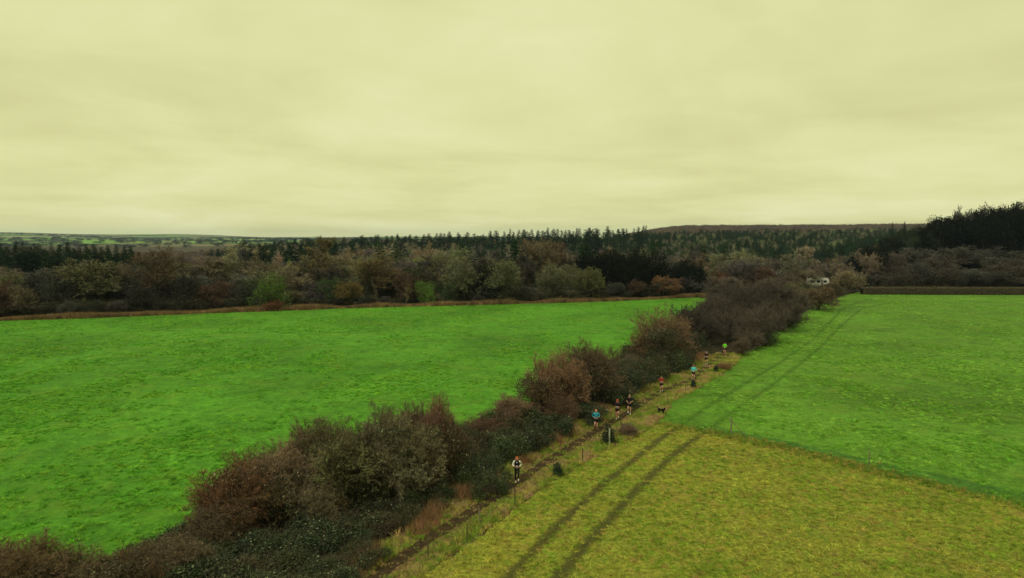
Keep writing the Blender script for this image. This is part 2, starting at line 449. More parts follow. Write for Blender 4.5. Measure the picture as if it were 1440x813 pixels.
def rand_blobs(seed, n, R_, h, rr, flat=0.8, zlo=0.35):
    rng = random.Random(seed); out = []
    for i in range(n):
        a = rng.uniform(0, 6.28); q = R_ * math.sqrt(rng.random()) * 0.75
        r = rr * rng.uniform(0.7, 1.2); zc = h * rng.uniform(zlo, 1.0) - r * flat
        zc = min(max(zc, r * flat * 0.5), h * (1 - 0.45 * (q / R_) ** 2) - r * flat)
        out.append(((q * math.cos(a), q * math.sin(a), zc), (r, r, r * flat)))
    return out

PROTO = {}
def reg(key, part_a, ga, ma, part_b, gb, mb):
    PROTO.setdefault(key, []).append(((part_a, ga.mesh(part_a, ma)), (part_b, gb.mesh(part_b, mb))))
for s in range(3):   # open-grown bare trees with a visible trunk
    a, b, _ = proto_bare(11 + s, 1, 12, 0.52, 0.3, (16, 9, 8, 7), 0.045, up=0.2); reg('bare_tree', 'trunk', a, M['bark'], 'crown', b, M['twig'])
for s in range(3):   # narrow upright ash or birch like trees
    a, b, _ = proto_bare(31 + s, 1, 13, 0.30, 0.2, (18, 9, 7, 7), 0.04, up=0.45); reg('slim_tree', 'trunk', a, M['bark'], 'crown', b, M['twig'])
for s in range(4):   # far bare shrubs, dense
    a, b, _ = proto_bare(51 + s, 12, 6, 0.62, 0.15, (7, 7, 6, 6), 0.05, up=0.15); reg('bare_shrub', 'stems', a, M['bark'], 'crown', b, M['twig'])
for s in range(3):   # hedge bushes close to the camera: finer and denser
    a, b, _ = proto_bare(71 + s, 16, 5, 0.60, 0.12, (8, 8, 7, 7), 0.020, up=0.12); reg('hedge_shrub', 'stems', a, M['bark'], 'crown', b, M['twig'])
for s in range(3):   # yews
    a, b = leafy(91 + s, rand_blobs(s + 5, 16, 5.2, 10, 2.3, 0.85, 0.3), 16000, 0.17, 0, limb_r=0.16); reg('yew_tree', 'trunk', a, M['bark'], 'crown', b, M['needle'])
for s in range(3):   # holly and ivy clad bushes, twigs poking out
    a, b = leafy(111 + s, rand_blobs(s + 25, 13, 2.3, 5, 1.1, 0.9, 0.3), 9000, 0.065, 1500, 0.02, limb_r=0.06); reg('leafy_bush', 'stems', a, M['bark'], 'foliage', b, M['leaf'])
for s in range(4):   # bramble mounds
    a, b = leafy(131 + s, rand_blobs(s + 45, 22, 2.3, 1.6, 0.55, 0.8, 0.4), 15000, 0.052, 2200, 0.014, limb_r=0.018, twl=0.7); reg('bramble', 'stems', a, M['bark'], 'foliage', b, M['leaf'])
for s in range(5):
    a, b = proto_conifer(151 + s, 20, 3.4 + 0.35 * s, 34, 0.3, 0.06 + 0.03 * (s % 3)); reg('conifer', 'trunk', a, M['bark'], 'crown', b, M['needle'])
for s in range(2):   # young evergreen saplings beside the path
    a, b = leafy(171 + s, bl((0, 0, .3, .26, .26, .3), (0, 0, .62, .22, .22, .28), (.05, 0, .9, .12, .12, .22)), 1400, 0.035, 0, limb_r=0.02); reg('sapling', 'stems', a, M['bark'], 'foliage', b, M['needle'])

RNG = random.Random(4)
NAMES = {'bare_tree': ('bare_tree', 'tree'), 'slim_tree': ('bare_tree', 'tree'), 'bare_shrub': ('bare_shrub', 'shrub'), 'hedge_shrub': ('hedge_shrub', 'shrub'),
         'yew_tree': ('yew_tree', 'tree'), 'leafy_bush': ('evergreen_bush', 'bush'), 'bramble': ('bramble_thicket', 'bramble'),
         'conifer': ('conifer_tree', 'tree'), 'sapling': ('evergreen_sapling', 'sapling')}
def plant(key, loc, h, w, color, label, group=None, variant=None, rz=None, cat=None, wy=None, name=None):
    """one plant: an Empty at the foot with two mesh parts that share data with its kind"""
    v = PROTO[key][(RNG.randrange(len(PROTO[key])) if variant is None else variant) % len(PROTO[key])]
    nm, ct = NAMES[key]
    e_ = bpy.data.objects.new(name or nm, None); COL.objects.link(e_)
    e_.empty_display_size = 0.3
    e_.location = loc; e_.rotation_euler = (0, 0, RNG.uniform(0, 6.28) if rz is None else rz)
    e_.scale = (w / 2, (wy or w) / 2, h)
    tag(e_, label, cat or ct, group)
    for pn, me in v:
        o = bpy.data.objects.new(pn, me); COL.objects.link(o); o.parent = e_; o.color = (*color, 1)
    return e_

# colour notes for bark and foliage
GREY = (.118, .116, .105); BROWN = (.120, .096, .080); RED = (.165, .100, .072); OLIVE = (.160, .162, .088)
TAN = (.225, .190, .125); DARK = (.062, .056, .050); MOSS = (.095, .120, .035); LILAC = (.120, .104, .108)
YEW = (.007, .011, .006); HOLLY = (.045, .105, .018); IVY = (.030, .052, .020); BRAM = (.036, .060, .026); BRAM2 = (.055, .050, .028)
SPRUCE = (.016, .038, .018); PINE = (.022, .050, .018); LEAFRED = (.15, .065, .030); LIME = (.16, .22, .04)

# ------------------------------------------------------------------ setting: land sheet
def land_sheet():
    rs = np.concatenate([np.linspace(2, 200, 24), np.geomspace(208, 6850, 120)])
    th = np.linspace(-R(180), R(180), 361)
    TH, RS = np.meshgrid(th, rs)
    X = RS * np.sin(TH); Y = RS * np.cos(TH); Z = H(X, Y) - 0.012
    Z = np.where(RS < 216, -0.012, Z)
    n, m = X.shape
    i = np.arange(n - 1)[:, None] * m + np.arange(m - 1)[None]
    Q = np.stack([i, i + 1, i + m + 1, i + m], -1).reshape(-1, 4)
    V = np.stack([X, Y, Z], -1).reshape(-1, 3)
    V = np.concatenate([V, [[0, 0, -0.012]]])
    T = [[len(V) - 1, k + 1, k] for k in range(m - 1)]
    tag(obj('ground', mk_mesh('ground', V, T, Q[:, ::-1], M['land'], True)), kind='structure')
land_sheet()

def closed(pts, jit=0.0, step=0.6, seed=1):
    """densify an outline given in world plan coordinates and roughen it"""
    rng = random.Random(seed); out = []
    for a, b in zip(pts, pts[1:] + pts[:1]):
        L = math.hypot(b[0] - a[0], b[1] - a[1]); n = max(1, int(L / step))
        for i in range(n):
            t = i / n; out.append((a[0] + (b[0] - a[0]) * t + rng.uniform(-jit, jit), a[1] + (b[1] - a[1]) * t + rng.uniform(-jit, jit)))
    return out
def sheet(name, pts, z, mat, jit=0.12, step=0.8, seed=1):
    o_ = closed(pts, jit, step, seed)
    me = bpy.data.meshes.new(name); me.from_pydata([(x, y, z) for x, y in o_], [], [tuple(range(len(o_)))]); me.update()
    if me.polygons[0].normal.z < 0: me.flip_normals()
    me.materials.append(mat)
    return tag(obj(name, me), kind='structure')
g2 = lambda u, v: tuple(G(u, v)[:2])

EDGE_BACK = [(-420, 470), (-60, 455), (0, 451), (130, 447), (330, 439), (500, 433), (700, 428), (850, 424), (985, 418)]
EDGE_HEDGE_L = [(1000, 421), (960, 444), (905, 492), (860, 515), (765, 560), (660, 612), (600, 640), (420, 690), (300, 745), (205, 800), (60, 880), (-120, 1000)]
left_poly = [g2(*p) for p in EDGE_BACK + EDGE_HEDGE_L] + [(-22, 5), (-260, -20), (-260, 100)]
sheet('left_field', left_poly, 0.0, M['grass_left'], 0.25, 1.0, 3)

HR = [(470, 860), (530, 815), (600, 768), (680, 715), (740, 680), (790, 648), (850, 615), (905, 585), (940, 566), (975, 550), (1010, 531), (1035, 512), (1080, 486), (1140, 449), (1180, 425), (1213, 414)]
CORNER = (945, 598)
right_poly = [g2(*p) for p in [(905, 590), (940, 566), (975, 550), (1003, 531), (1018, 512), (1060, 484), (1116, 447), (1160, 424), (1205, 411)]]
right_poly += [(330, 186), (330, 40)] + [g2(*p) for p in [(1700, 785), (1440, 713), (1220, 661), (1100, 631), (985, 607), (935, 598)]]
sheet('right_field', right_poly, 0.004, M['grass_right'], 0.12, 0.8, 5)
yel_poly = [g2(*p) for p in [(935, 594), (985, 605), (1100, 629), (1220, 659), (1440, 711), (1700, 783)]] + [(60, 5), (0, -5), (-12, 5)] + [g2(*p) for p in [(440, 950), (530, 860), (590, 812), (660, 764), (725, 715), (780, 675), (850, 634), (900, 606)]]
sheet('stubble_field', yel_poly, 0.008, M['stubble'], 0.18, 0.6, 7)
edge_strip = [g2(*p) for p in [(950, 599), (985, 607), (1100, 631), (1220, 661), (1440, 713), (1700, 785), (1720, 762), (1440, 693), (1220, 646), (1100, 619), (1000, 599)]]
sheet('long_grass_strip', edge_strip, 0.010, M['grass_dark'], 0.22, 0.5, 9)
verge_poly = [g2(*p) for p in [(380, 900), (470, 815), (560, 755), (650, 690), (740, 640), (800, 600), (860, 556), (920, 525), (985, 503), (1010, 497), (1045, 497), (1035, 512), (1010, 531), (975, 550), (945, 566), (935, 585), (915, 603), (895, 613), (850, 636), (780, 675), (725, 715), (660, 764), (590, 812), (530, 860), (450, 940)]]
sheet('verge', verge_poly, 0.013, M['verge'], 0.3, 0.5, 11)
hedge_poly = [g2(*p) for p in [(60, 880), (205, 800), (300, 745), (420, 690), (600, 640), (660, 612), (765, 560), (860, 515), (905, 492), (960, 444), (1000, 421), (1060, 400), (1180, 402), (1204, 409), (1158, 425), (1114, 448), (1058, 485), (1015, 506), (985, 503), (920, 525), (860, 556), (800, 600), (740, 640), (650, 690), (560, 755), (470, 815), (380, 900), (250, 1000)]]
sheet('hedge_floor', hedge_poly, 0.017, M['litter'], 0.3, 0.5, 13)

# ------------------------------------------------------------------ path and wheel ruts: strips with ragged, partly bare edges
def strip_mat(name, stops, cover, edge=0.35, scale=3.0, slope=2.2):
    t = NT(name)
    n = t.noise(scale, 4, 0.65, 0.4); t.base(t.ramp(n, stops)); t.b.inputs['Roughness'].default_value = 0.7
    uv = t.new('ShaderNodeUVMap'); sp = t.new('ShaderNodeSeparateXYZ'); t.l.new(uv.outputs[0], sp.inputs[0])
    d = t.math('ABSOLUTE', t.math('SUBTRACT', sp.outputs[0], 0.5))          # 0 centre .. 0.5 edge
    k = t.math('SUBTRACT', 1.0, t.math('MULTIPLY', d, 2.0))
    a = t.math('ADD', k, t.math('MULTIPLY', t.math('SUBTRACT', t.noise(2.2, 4, 0.7), 0.5), 1.2))
    f = t.math('MULTIPLY', t.math('SUBTRACT', a, edge), slope, True)
    f = t.math('MULTIPLY', f, cover)
    tr = t.new('ShaderNodeBsdfTransparent'); mxs = t.new('ShaderNodeMixShader')
    t.l.new(f, mxs.inputs[0]); t.l.new(tr.outputs[0], mxs.inputs[1]); t.l.new(t.b.outputs[0], mxs.inputs[2])
    t.l.new(mxs.outputs[0], t.n['Material Output'].inputs[0]); t.bump(n, 0.06)
    return t.m
M['path'] = strip_mat('muddy_path', [(0.3, C(.022, .013, .007)), (0.55, C(.050, .031, .016)), (0.75, C(.13, .085, .042))], 1.0, 0.05)
M['rut'] = strip_mat('wheel_rut', [(0.3, C(.035, .034, .010)), (0.6, C(.085, .085, .022)), (0.8, C(.15, .15, .03))], 0.72, 0.12, slope=1.3)
M['rut2'] = strip_mat('pressed_grass', [(0.3, C(.02, .07, .006)), (0.6, C(.035, .11, .011)), (0.8, C(.07, .18, .02))], 0.30, 0.2, slope=1.3)
def smooth_line(pts, n=120):
    P = np.array([p[:2] for p in pts], float); t = np.arange(len(P)); q = np.linspace(0, len(P) - 1, n)
    out = np.stack([np.interp(q, t, P[:, k]) for k in range(2)], 1)
    for _ in range(4): out[1:-1] = (out[:-2] + out[1:-1] * 2 + out[2:]) / 4
    return out
def strip(name, pts, w, z, mat):
    L = smooth_line(pts); d = nrm(np.gradient(L, axis=0)); n = np.stack([-d[:, 1], d[:, 0]], 1)
    rng = np.random.default_rng(3); ww = w * (1 + 0.18 * rng.normal(size=len(L)))[:, None] / 2
    ww = np.convolve(ww[:, 0], np.ones(3) / 3, 'same')[:, None]
    V = np.concatenate([np.c_[L - n * ww, np.full(len(L), z)], np.c_[L + n * ww, np.full(len(L), z)]])
    k = len(L); Q = np.array([[i, k + i, k + i + 1, i + 1] for i in range(k - 1)])
    me = mk_mesh(name, V, None, Q, mat)
    uv = me.uv_layers.new(name='UVMap')
    U = np.zeros((len(me.loops), 2), np.float32); vi = np.zeros(len(me.loops), np.int32); me.loops.foreach_get('vertex_index', vi)
    U[:, 0] = (vi >= k); U[:, 1] = (vi % k) / k; uv.data.foreach_set('uv', U.ravel())
    if me.polygons[0].normal.z < 0: me.flip_normals()
    return tag(obj(name, me), kind='structure')
PATH = [g2(*p) for p in [(455, 870), (540, 802), (604, 757), (671, 715), (726, 678), (765, 652), (817, 620), (840, 605), (872, 588), (895, 573), (932, 549), (975, 534), (996, 512), (1022, 496), (1050, 470), (1075, 448)]]
RUT_A = [g2(*p) for p in [(952, 602), (925, 620), (900, 640), (850, 680), (800, 725), (760, 765), (715, 813), (640, 900)]]
RUT_B = [g2(*p) for p in [(990, 608), (960, 630), (930, 655), (880, 705), (835, 755), (788, 808), (700, 910)]]
strip('path', PATH, 1.0, 0.024, M['path'])
strip('wheel_rut', RUT_A, 1.1, 0.020, M['rut'])
strip('wheel_rut', RUT_B, 1.2, 0.021, M['rut'])
strip('pressed_grass', [g2(*p) for p in [(955, 601), (990, 575), (1050, 538), (1100, 508), (1140, 480), (1168, 452), (1188, 432), (1225, 420)]], 1.1, 0.022, M['rut2'])
strip('pressed_grass', [g2(*p) for p in [(992, 607), (1030, 580), (1080, 546), (1125, 512), (1160, 482), (1185, 456), (1212, 434), (1260, 424)]], 1.1, 0.023, M['rut2'])
strip('pressed_grass', [g2(*p) for p in [(1100, 505), (1200, 512), (1320, 500), (1440, 505)]], 1.0, 0.0235, M['rut2'])

# far meadows on the other side of the valley
def far_field(u0, u1, D0, D1):
    us = np.linspace(u0, u1, 14); Ds = np.linspace(D0, D1, 8); V = []
    for D in Ds:
        for u in us:
            x = (u + 6 * math.sin(D * 0.01 + u)) ; x = (x - 720) / F * D; V.append((x, D, float(H(x, D)) + 1.5))
    Q = [[j * 14 + i, j * 14 + i + 1, (j + 1) * 14 + i + 1, (j + 1) * 14 + i] for j in range(7) for i in range(13)]
    tag(obj('far_meadow', mk_mesh('far_meadow', V, None, Q, M['far_grass'], True)), kind='structure')
for a in [(50, 95, 2300, 2900), (88, 150, 1750, 2250), (150, 235, 1900, 2150), (250, 330, 1900, 2200), (275, 345, 2900, 3500), (330, 420, 1800, 2100), (345, 400, 2600, 2900), (-100, 20, 2300, 2600), (440, 520, 3000, 3500)]:
    far_field(*a)

# ------------------------------------------------------------------ instanced stuff (grass and the far woods)
def gn_scatter(name, label, pts, scl, rot, idx, protos, color=None, kind='stuff'):
    """one object: points carrying scale, turn and index; geometry nodes put a plant on each"""
    me = bpy.data.meshes.new(name); me.from_pydata([tuple(p) for p in pts], [], []); me.update()
    a = me.attributes.new('scl', 'FLOAT_VECTOR', 'POINT'); a.data.foreach_set('vector', np.asarray(scl, np.float32).ravel())
    a = me.attributes.new('rot', 'FLOAT_VECTOR', 'POINT'); a.data.foreach_set('vector', np.asarray(rot, np.float32).ravel())
    a = me.attributes.new('idx', 'INT', 'POINT'); a.data.foreach_set('value', np.asarray(idx, np.int32))
    idx = np.asarray(idx); cc = np.array([p_[1][:3] for p_ in protos])[idx]; rgc = np.random.default_rng(len(idx))
    cc = cc * rgc.uniform(0.72, 1.28, (len(idx), 1)) * rgc.uniform(0.9, 1.1, (len(idx), 3))
    a = me.attributes.new('tint', 'FLOAT_VECTOR', 'POINT'); a.data.foreach_set('vector', cc.astype(np.float32).ravel())
    a = me.attributes.new('tint_on', 'FLOAT', 'POINT'); a.data.foreach_set('value', np.ones(len(idx), np.float32))
    col = bpy.data.collections.new(name + '_kinds')
    for i, (m_, c_) in enumerate(protos):
        o = bpy.data.objects.new('%s_kind_%02d' % (name, i), m_); o.color = (*c_[:3], 1); col.objects.link(o)
    ng = bpy.data.node_groups.new(name, 'GeometryNodeTree')
    ng.interface.new_socket('Geometry', in_out='INPUT', socket_type='NodeSocketGeometry')
    ng.interface.new_socket('Geometry', in_out='OUTPUT', socket_type='NodeSocketGeometry')
    n, l = ng.nodes, ng.links
    gi, go = n.new('NodeGroupInput'), n.new('NodeGroupOutput')
    ci = n.new('GeometryNodeCollectionInfo'); ci.inputs['Collection'].default_value = col
    ci.inputs['Separate Children'].default_value = True; ci.inputs['Reset Children'].default_value = True
    ip = n.new('GeometryNodeInstanceOnPoints'); ip.inputs['Pick Instance'].default_value = True
    def attr(nm, ty):
        q = n.new('GeometryNodeInputNamedAttribute'); q.data_type = ty; q.inputs['Name'].default_value = nm
        return [s for s in q.outputs if s.enabled and s.name == 'Attribute'][0]
    l.new(gi.outputs[0], ip.inputs['Points']); l.new(ci.outputs[0], ip.inputs['Instance'])
    l.new(attr('idx', 'INT'), ip.inputs['Instance Index']); l.new(attr('rot', 'FLOAT_VECTOR'), ip.inputs['Rotation'])
    l.new(attr('scl', 'FLOAT_VECTOR'), ip.inputs['Scale']); l.new(ip.outputs[0], go.inputs[0])
    o = obj(name, me); md = o.modifiers.new('scatter', 'NODES'); md.node_group = ng
    tag(o, label, None, None, kind); return o

def tuft(seed, n=26, h=0.4, spread=0.16, w=0.02, lean=0.5, base=0.08):
    rng = np.random.default_rng(seed); A = np.c_[rng.normal(size=(n, 2)) * base, np.zeros(n)]
    B = A + np.c_[rng.normal(size=(n, 2)) * spread * lean * 2, rng.uniform(0.5, 1, n) * h]
    g = Geo(); V, T = blades(rng, A, B, w); g.add(V, T=T); return g.mesh('tuft', M['grass_blade'])
TUFT_S = [tuft(s, 34, 0.16, 0.12, 0.035, 0.6, 0.14) for s in range(3)]
TUFT_L = [tuft(10 + s, 40, 0.55, 0.16, 0.030, 0.6, 0.12) for s in range(3)]
TUFT_XL = [tuft(20 + s, 60, 0.95, 0.22, 0.030, 0.6, 0.2) for s in range(2)]

def inside(px, py, poly):
    poly = np.asarray(poly); c = np.zeros(len(px), bool); j = len(poly) - 1
    for i in range(len(poly)):
        xi, yi = poly[i]; xj, yj = poly[j]
        m = ((yi > py) != (yj > py)) & (px < (xj - xi) * (py - yi) / (yj - yi + 1e-12) + xi)
        c ^= m; j = i
    return c
def dist_line(px, py, line):
    L = smooth_line(line, 60); return np.sqrt(((px[:, None] - L[None, :, 0]) ** 2 + (py[:, None] - L[None, :, 1]) ** 2).min(1))
def vnoise(x, y, s, seed=0):
    x = x / s + seed * 13.7; y = y / s + seed * 7.1
    xi, yi = np.floor(x), np.floor(y); fx, fy = x - xi, y - yi; fx = fx * fx * (3 - 2 * fx); fy = fy * fy * (3 - 2 * fy)
    hsh = lambda a, b: np.modf(np.abs(np.sin(a * 127.1 + b * 311.7) * 43758.5453))[0]
    return (hsh(xi, yi) * (1 - fx) + hsh(xi + 1, yi) * fx) * (1 - fy) + (hsh(xi, yi + 1) * (1 - fx) + hsh(xi + 1, yi + 1) * fx) * fy

def scatter_poly(seed, poly, n_try, keep):
    rng = np.random.default_rng(seed); P = np.asarray(poly); lo, hi = P.min(0), P.max(0)
    x = rng.uniform(lo[0], hi[0], n_try); y = rng.uniform(lo[1], hi[1], n_try)
    m = inside(x, y, poly); x, y = x[m], y[m]
    k = keep(x, y, rng); return x[k], y[k], rng
def in_view(x, y): return (np.abs(x) < y * 0.80 + 2) & (y > 24)

# verge grasses
x, y, rg = scatter_poly(1, verge_poly, 90000, lambda x, y, r: (dist_line(x, y, PATH) > r.uniform(0.30, 0.5, len(x))) & (y > 24) & (r.uniform(size=len(x)) < 0.9))
z = np.zeros(len(x)) + 0.02; n = len(x)
cn = vnoise(x, y, 1.1) * 0.6 + vnoise(x, y, 0.45, 3) * 0.4 + rg.normal(size=n) * 0.08
dl = dist_line(x, y, [g2(*p) for p in [(380, 900), (470, 815), (560, 755), (650, 690), (740, 640), (800, 600), (860, 556), (920, 525), (985, 503)]])
idx = np.where(cn < 0.48, rg.integers(0, 3, n), np.where(cn < 0.65, rg.integers(3, 6, n), rg.integers(6, 9, n)))
idx = np.where((dl < 1.2) & (rg.uniform(size=n) < 0.75 * (vnoise(x, y, 2.5, 6) > 0.45)), 9 + rg.integers(0, 2, n), idx)
s = rg.uniform(0.4, 1.0, n) * (0.7 + 0.4 * (dl < 1.4)); dp = dist_line(x, y, PATH); s *= np.clip(0.12 + dp * 0.5, 0.2, 1.0)
gn_scatter('verge_grass', 'rough straw and green grass growing on both sides of the muddy path', np.c_[x, y, z], np.c_[s, s, s], np.c_[rg.normal(size=(n, 2)) * 0.1, rg.uniform(0, 6.28, n)], idx,
           [(m, (.22, .30, .04)) for m in TUFT_L] + [(m, (.38, .35, .08)) for m in TUFT_L] + [(m, (.42, .30, .14)) for m in TUFT_L] + [(m, (.27, .15, .075)) for m in TUFT_XL])
# short tufts that give the fields their nap
x, y, rg = scatter_poly(2, yel_poly, 52000, lambda x, y, r: in_view(x, y) & (y < 75) & (np.minimum(dist_line(x, y, RUT_A), dist_line(x, y, RUT_B)) > r.uniform(0.1, 0.62, len(x))))
n = len(x); cn = vnoise(x, y, 3.0, 5) * 0.7 + rg.normal(size=n) * 0.12; idx = np.where(cn < 0.36, rg.integers(0, 3, n), 3 + rg.integers(0, 3, n)); idx = np.where(rg.uniform(size=n) < 0.16, 6 + rg.integers(0, 3, n), idx); s = rg.uniform(0.4, 0.85, n)
gn_scatter('stubble_grass', 'short yellow green grass of the near field', np.c_[x, y, np.full(n, .012)], np.c_[s, s, s], np.c_[rg.normal(size=(n, 2)) * 0.1, rg.uniform(0, 6.28, n)], idx,
           [(m, (.215, .30, .03)) for m in TUFT_S] + [(m, (.34, .35, .05)) for m in TUFT_S] + [(m, (.35, .28, .07)) for m in TUFT_S])
def tufty(x, y, r, far): return in_view(x, y) & (r.uniform(size=len(x)) < np.clip(far / y, 0, 1) ** 2 * 1.5) & (vnoise(x, y, 1.6, 1) * .5 + vnoise(x, y * .45, 5.0, 4) * .5 + r.normal(size=len(x)) * .08 > .52)
x, y, rg = scatter_poly(3, left_poly, 420000, lambda x, y, r: tufty(x, y, r, 62))
n = len(x); s = rg.uniform(0.35, 0.95, n); idx = np.where(vnoise(x, y, 3.2, 2) + rg.normal(size=n) * .25 < 0.5, rg.integers(0, 3, n), 3 + rg.integers(0, 3, n))
gn_scatter('left_field_grass', 'tufts of bright green grass in the left field', np.c_[x, y, np.full(n, .004)], np.c_[s, s, s], np.c_[rg.normal(size=(n, 2)) * 0.1, rg.uniform(0, 6.28, n)], idx,
           [(m, (.090, .29, .017)) for m in TUFT_S] + [(m, (.17, .38, .028)) for m in TUFT_S])
x, y, rg = scatter_poly(4, right_poly, 330000, lambda x, y, r: tufty(x, y, r, 62))
n = len(x); s = rg.uniform(0.35, 0.95, n); idx = np.where(vnoise(x, y, 3.2, 8) + rg.normal(size=n) * .25 < 0.5, rg.integers(0, 3, n), 3 + rg.integers(0, 3, n))
gn_scatter('right_field_grass', 'tufts of green grass in the right field', np.c_[x, y, np.full(n, .008)], np.c_[s, s, s], np.c_[rg.normal(size=(n, 2)) * 0.1, rg.uniform(0, 6.28, n)], idx,
           [(m, (.130, .31, .024)) for m in TUFT_S] + [(m, (.21, .40, .048)) for m in TUFT_S])
BND = [g2(*p) for p in [(925, 596), (985, 606), (1100, 630), (1220, 660), (1440, 712), (1700, 784)]]
rg = np.random.default_rng(19); E = smooth_line(BND, 300); E = np.stack([np.interp(np.linspace(0, 1, 300) ** 1.0, np.linspace(0, 1, 300), E[:, k]) for k in range(2)], 1)
t = rg.uniform(0, 299, 2600); i = t.astype(int).clip(0, 298); p = E[i] + (E[i + 1] - E[i]) * (t - i)[:, None] + rg.normal(size=(2600, 2)) * 0.45
s = rg.uniform(0.12, 0.5, 2600) * (0.4 + vnoise(p[:, 0], p[:, 1] * 0, 3.0, 3))
gn_scatter('boundary_grass', 'mixed straw and green grass along the boundary of the two right hand fields', np.c_[p, np.full(2600, .01)], np.c_[s, s, s], np.c_[np.zeros((2600, 2)), rg.uniform(0, 6.28, 2600)], rg.integers(0, 9, 2600),
           [(m, (.10, .20, .02)) for m in TUFT_L] + [(m, (.36, .30, .07)) for m in TUFT_L] + [(m, (.20, .25, .03)) for m in TUFT_L])
# rusty dead grass along the far edges
rg = np.random.default_rng(9); E = smooth_line([g2(*p) for p in EDGE_BACK[1:] + [(1000, 420)]], 200); t = rg.uniform(0, 199, 5200); i = t.astype(int).clip(0, 198)
p = E[i] + (E[i + 1] - E[i]) * (t - i)[:, None] + np.c_[rg.normal(size=5200) * 0.3, rg.uniform(-0.3, 2.0, 5200)]
s = rg.uniform(0.5, 1.3, 5200) * (0.35 + 1.0 * vnoise(p[:, 0], p[:, 1] * 0, 7.0, 2))
gn_scatter('dead_grass', 'rusty brown dead grass and bracken along the far edge of the left field', np.c_[p, np.zeros(5200)], np.c_[s * 1.5, s * 1.5, s], np.c_[np.zeros((5200, 2)), rg.uniform(0, 6.28, 5200)], rg.integers(0, 4, 5200),
           [(TUFT_XL[0], (.22, .14, .07)), (TUFT_XL[1], (.11, .075, .045)), (TUFT_XL[0], (.34, .22, .10)), (TUFT_XL[1], (.20, .14, .06))])

# ------------------------------------------------------------------ the hedge beside the path (each bush one thing)
HG = 'bushes of the hedge beside the path'
BG = 'bramble thickets under the hedge'
def near(key, u, v, h, w, col, label, group=HG, **k):
    return plant(key, G(u, v), h, w, tuple(q * f_ for q, f_ in zip(col, (.92, .88, .84))), label, group, **k)
near('hedge_shrub', 45, 858, 3.2, 4.8, (.12, .085, .05), 'thin reddish bush at the bottom left corner of the photo')
near('hedge_shrub', -60, 868, 3.0, 4.8, (.11, .08, .05), 'reddish bush cut by the left border of the photo')
near('leafy_bush', 15, 880, 1.8, 4.2, (.05, .07, .03), 'low green bush under the thin reddish bush at the bottom left corner')
near('leafy_bush', 165, 850, 2.1, 4.0, (.055, .05, .025), 'brown green bush second from the left at the bottom of the photo')
near('hedge_shrub', 170, 846, 2.2, 3.6, (.10, .065, .04), 'small twiggy bush standing in the brown green bush at the bottom')
near('leafy_bush', 340, 748, 3.7, 4.2, (.10, .055, .03), 'rust leaved bush with red stems at the near end of the tall hedge')
near('hedge_shrub', 325, 752, 3.9, 4.6, (.17, .095, .055), 'red stemmed shrub poking out beside the rust leaved bush')
near('hedge_shrub', 400, 728, 4.3, 4.6, (.20, .15, .10), 'shrub with pale seed heads between the rust leaved bush and the hazel')
near('hedge_shrub', 478, 715, 5.2, 5.6, (.12, .115, .06), 'tall hazel with visible trunk and green moss in the middle of the near hedge')
near('leafy_bush', 500, 712, 4.0, 4.4, (.055, .065, .025), 'green grey ivy mass to the right of the hazel')
near('hedge_shrub', 552, 700, 5.0, 5.6, (.13, .12, .07), 'broad grey shrub between the hazel and the red topped bush')
near('leafy_bush', 575, 698, 4.5, 5.0, (.045, .055, .024), 'dark ivy covered bush below the broad grey shrub')
near('hedge_shrub', 612, 672, 5.5, 3.6, (.16, .095, .068), 'red brown topped bush, tallest of the near hedge')
near('leafy_bush', 620, 680, 4.4, 3.8, (.06, .05, .026), 'dark bush supporting the red brown topped bush')
near('hedge_shrub', 436, 700, 4.6, 5.0, (.13, .10, .065), 'mid brown shrub filling the hedge between seed heads and hazel')
near('hedge_shrub', 522, 686, 5.0, 5.0, (.15, .13, .085), 'shrub on the field side behind the ivy mass')
near('leafy_bush', 540, 705, 3.6, 4.4, (.06, .065, .03), 'low ivy bush with pale leaves in front of the broad grey shrub')
near('hedge_shrub', 585, 668, 4.9, 4.6, (.14, .10, .07), 'brown shrub just left of the red topped bush')
near('hedge_shrub', 630, 664, 3.8, 3.6, (.13, .09, .065), 'brown shrub at the right shoulder of the red topped bush')
near('leafy_bush', 400, 738, 3.0, 4.4, (.05, .05, .025), 'dark leafy base of the seed head shrub')
near('leafy_bush', 60, 872, 2.4, 4.6, (.06, .055, .03), 'dark leafy bush in the bottom left corner beside the green one')
near('hedge_shrub', 110, 858, 2.4, 4.0, (.12, .095, .06), 'grey twiggy bush between the two bottom left bushes')
near('hedge_shrub', 235, 815, 1.9, 3.6, (.11, .085, .055), 'low twigs where the brambles meet the left field')
for u_, v_, h_, w_, c_, t_ in [(310, 770, 2.6, 3.6, (.12, .09, .06), 'low brown shrub in the brambles below the rust leaved bush'), (450, 735, 2.6, 3.4, (.13, .11, .07), 'low shrub with grey branches in front of the hazel'),
        (600, 695, 2.2, 3.0, (.13, .08, .055), 'low reddish shrub in front of the red topped bush'), (650, 652, 1.7, 3.0, (.13, .09, .07), 'low brown shrub where the hedge dips'),
        (790, 600, 2.6, 3.6, (.14, .09, .06), 'low russet shrub at the foot of the middle pair'), (884, 530, 2.6, 3.6, (.11, .09, .065), 'low grey brown shrub in the middle gap of the hedge'),
        (1044, 499, 2.4, 3.2, (.13, .10, .075), 'low brown shrub right of the runner in lime'), (1056, 492, 3.0, 4.0, (.10, .08, .065), 'bushy corner shrub where the thicket meets the right field')]:
    near('hedge_shrub', u_, v_, h_, w_, c_, t_)
near('bare_tree', 470, 728, 4.6, 4.2, (.15, .16, .075), 'small mossy tree with dark trunk and bare limbs in front of the hazel')
near('bare_tree', 575, 704, 3.6, 4.6, (.17, .17, .10), 'pale branched little tree leaning out below the broad grey shrub')
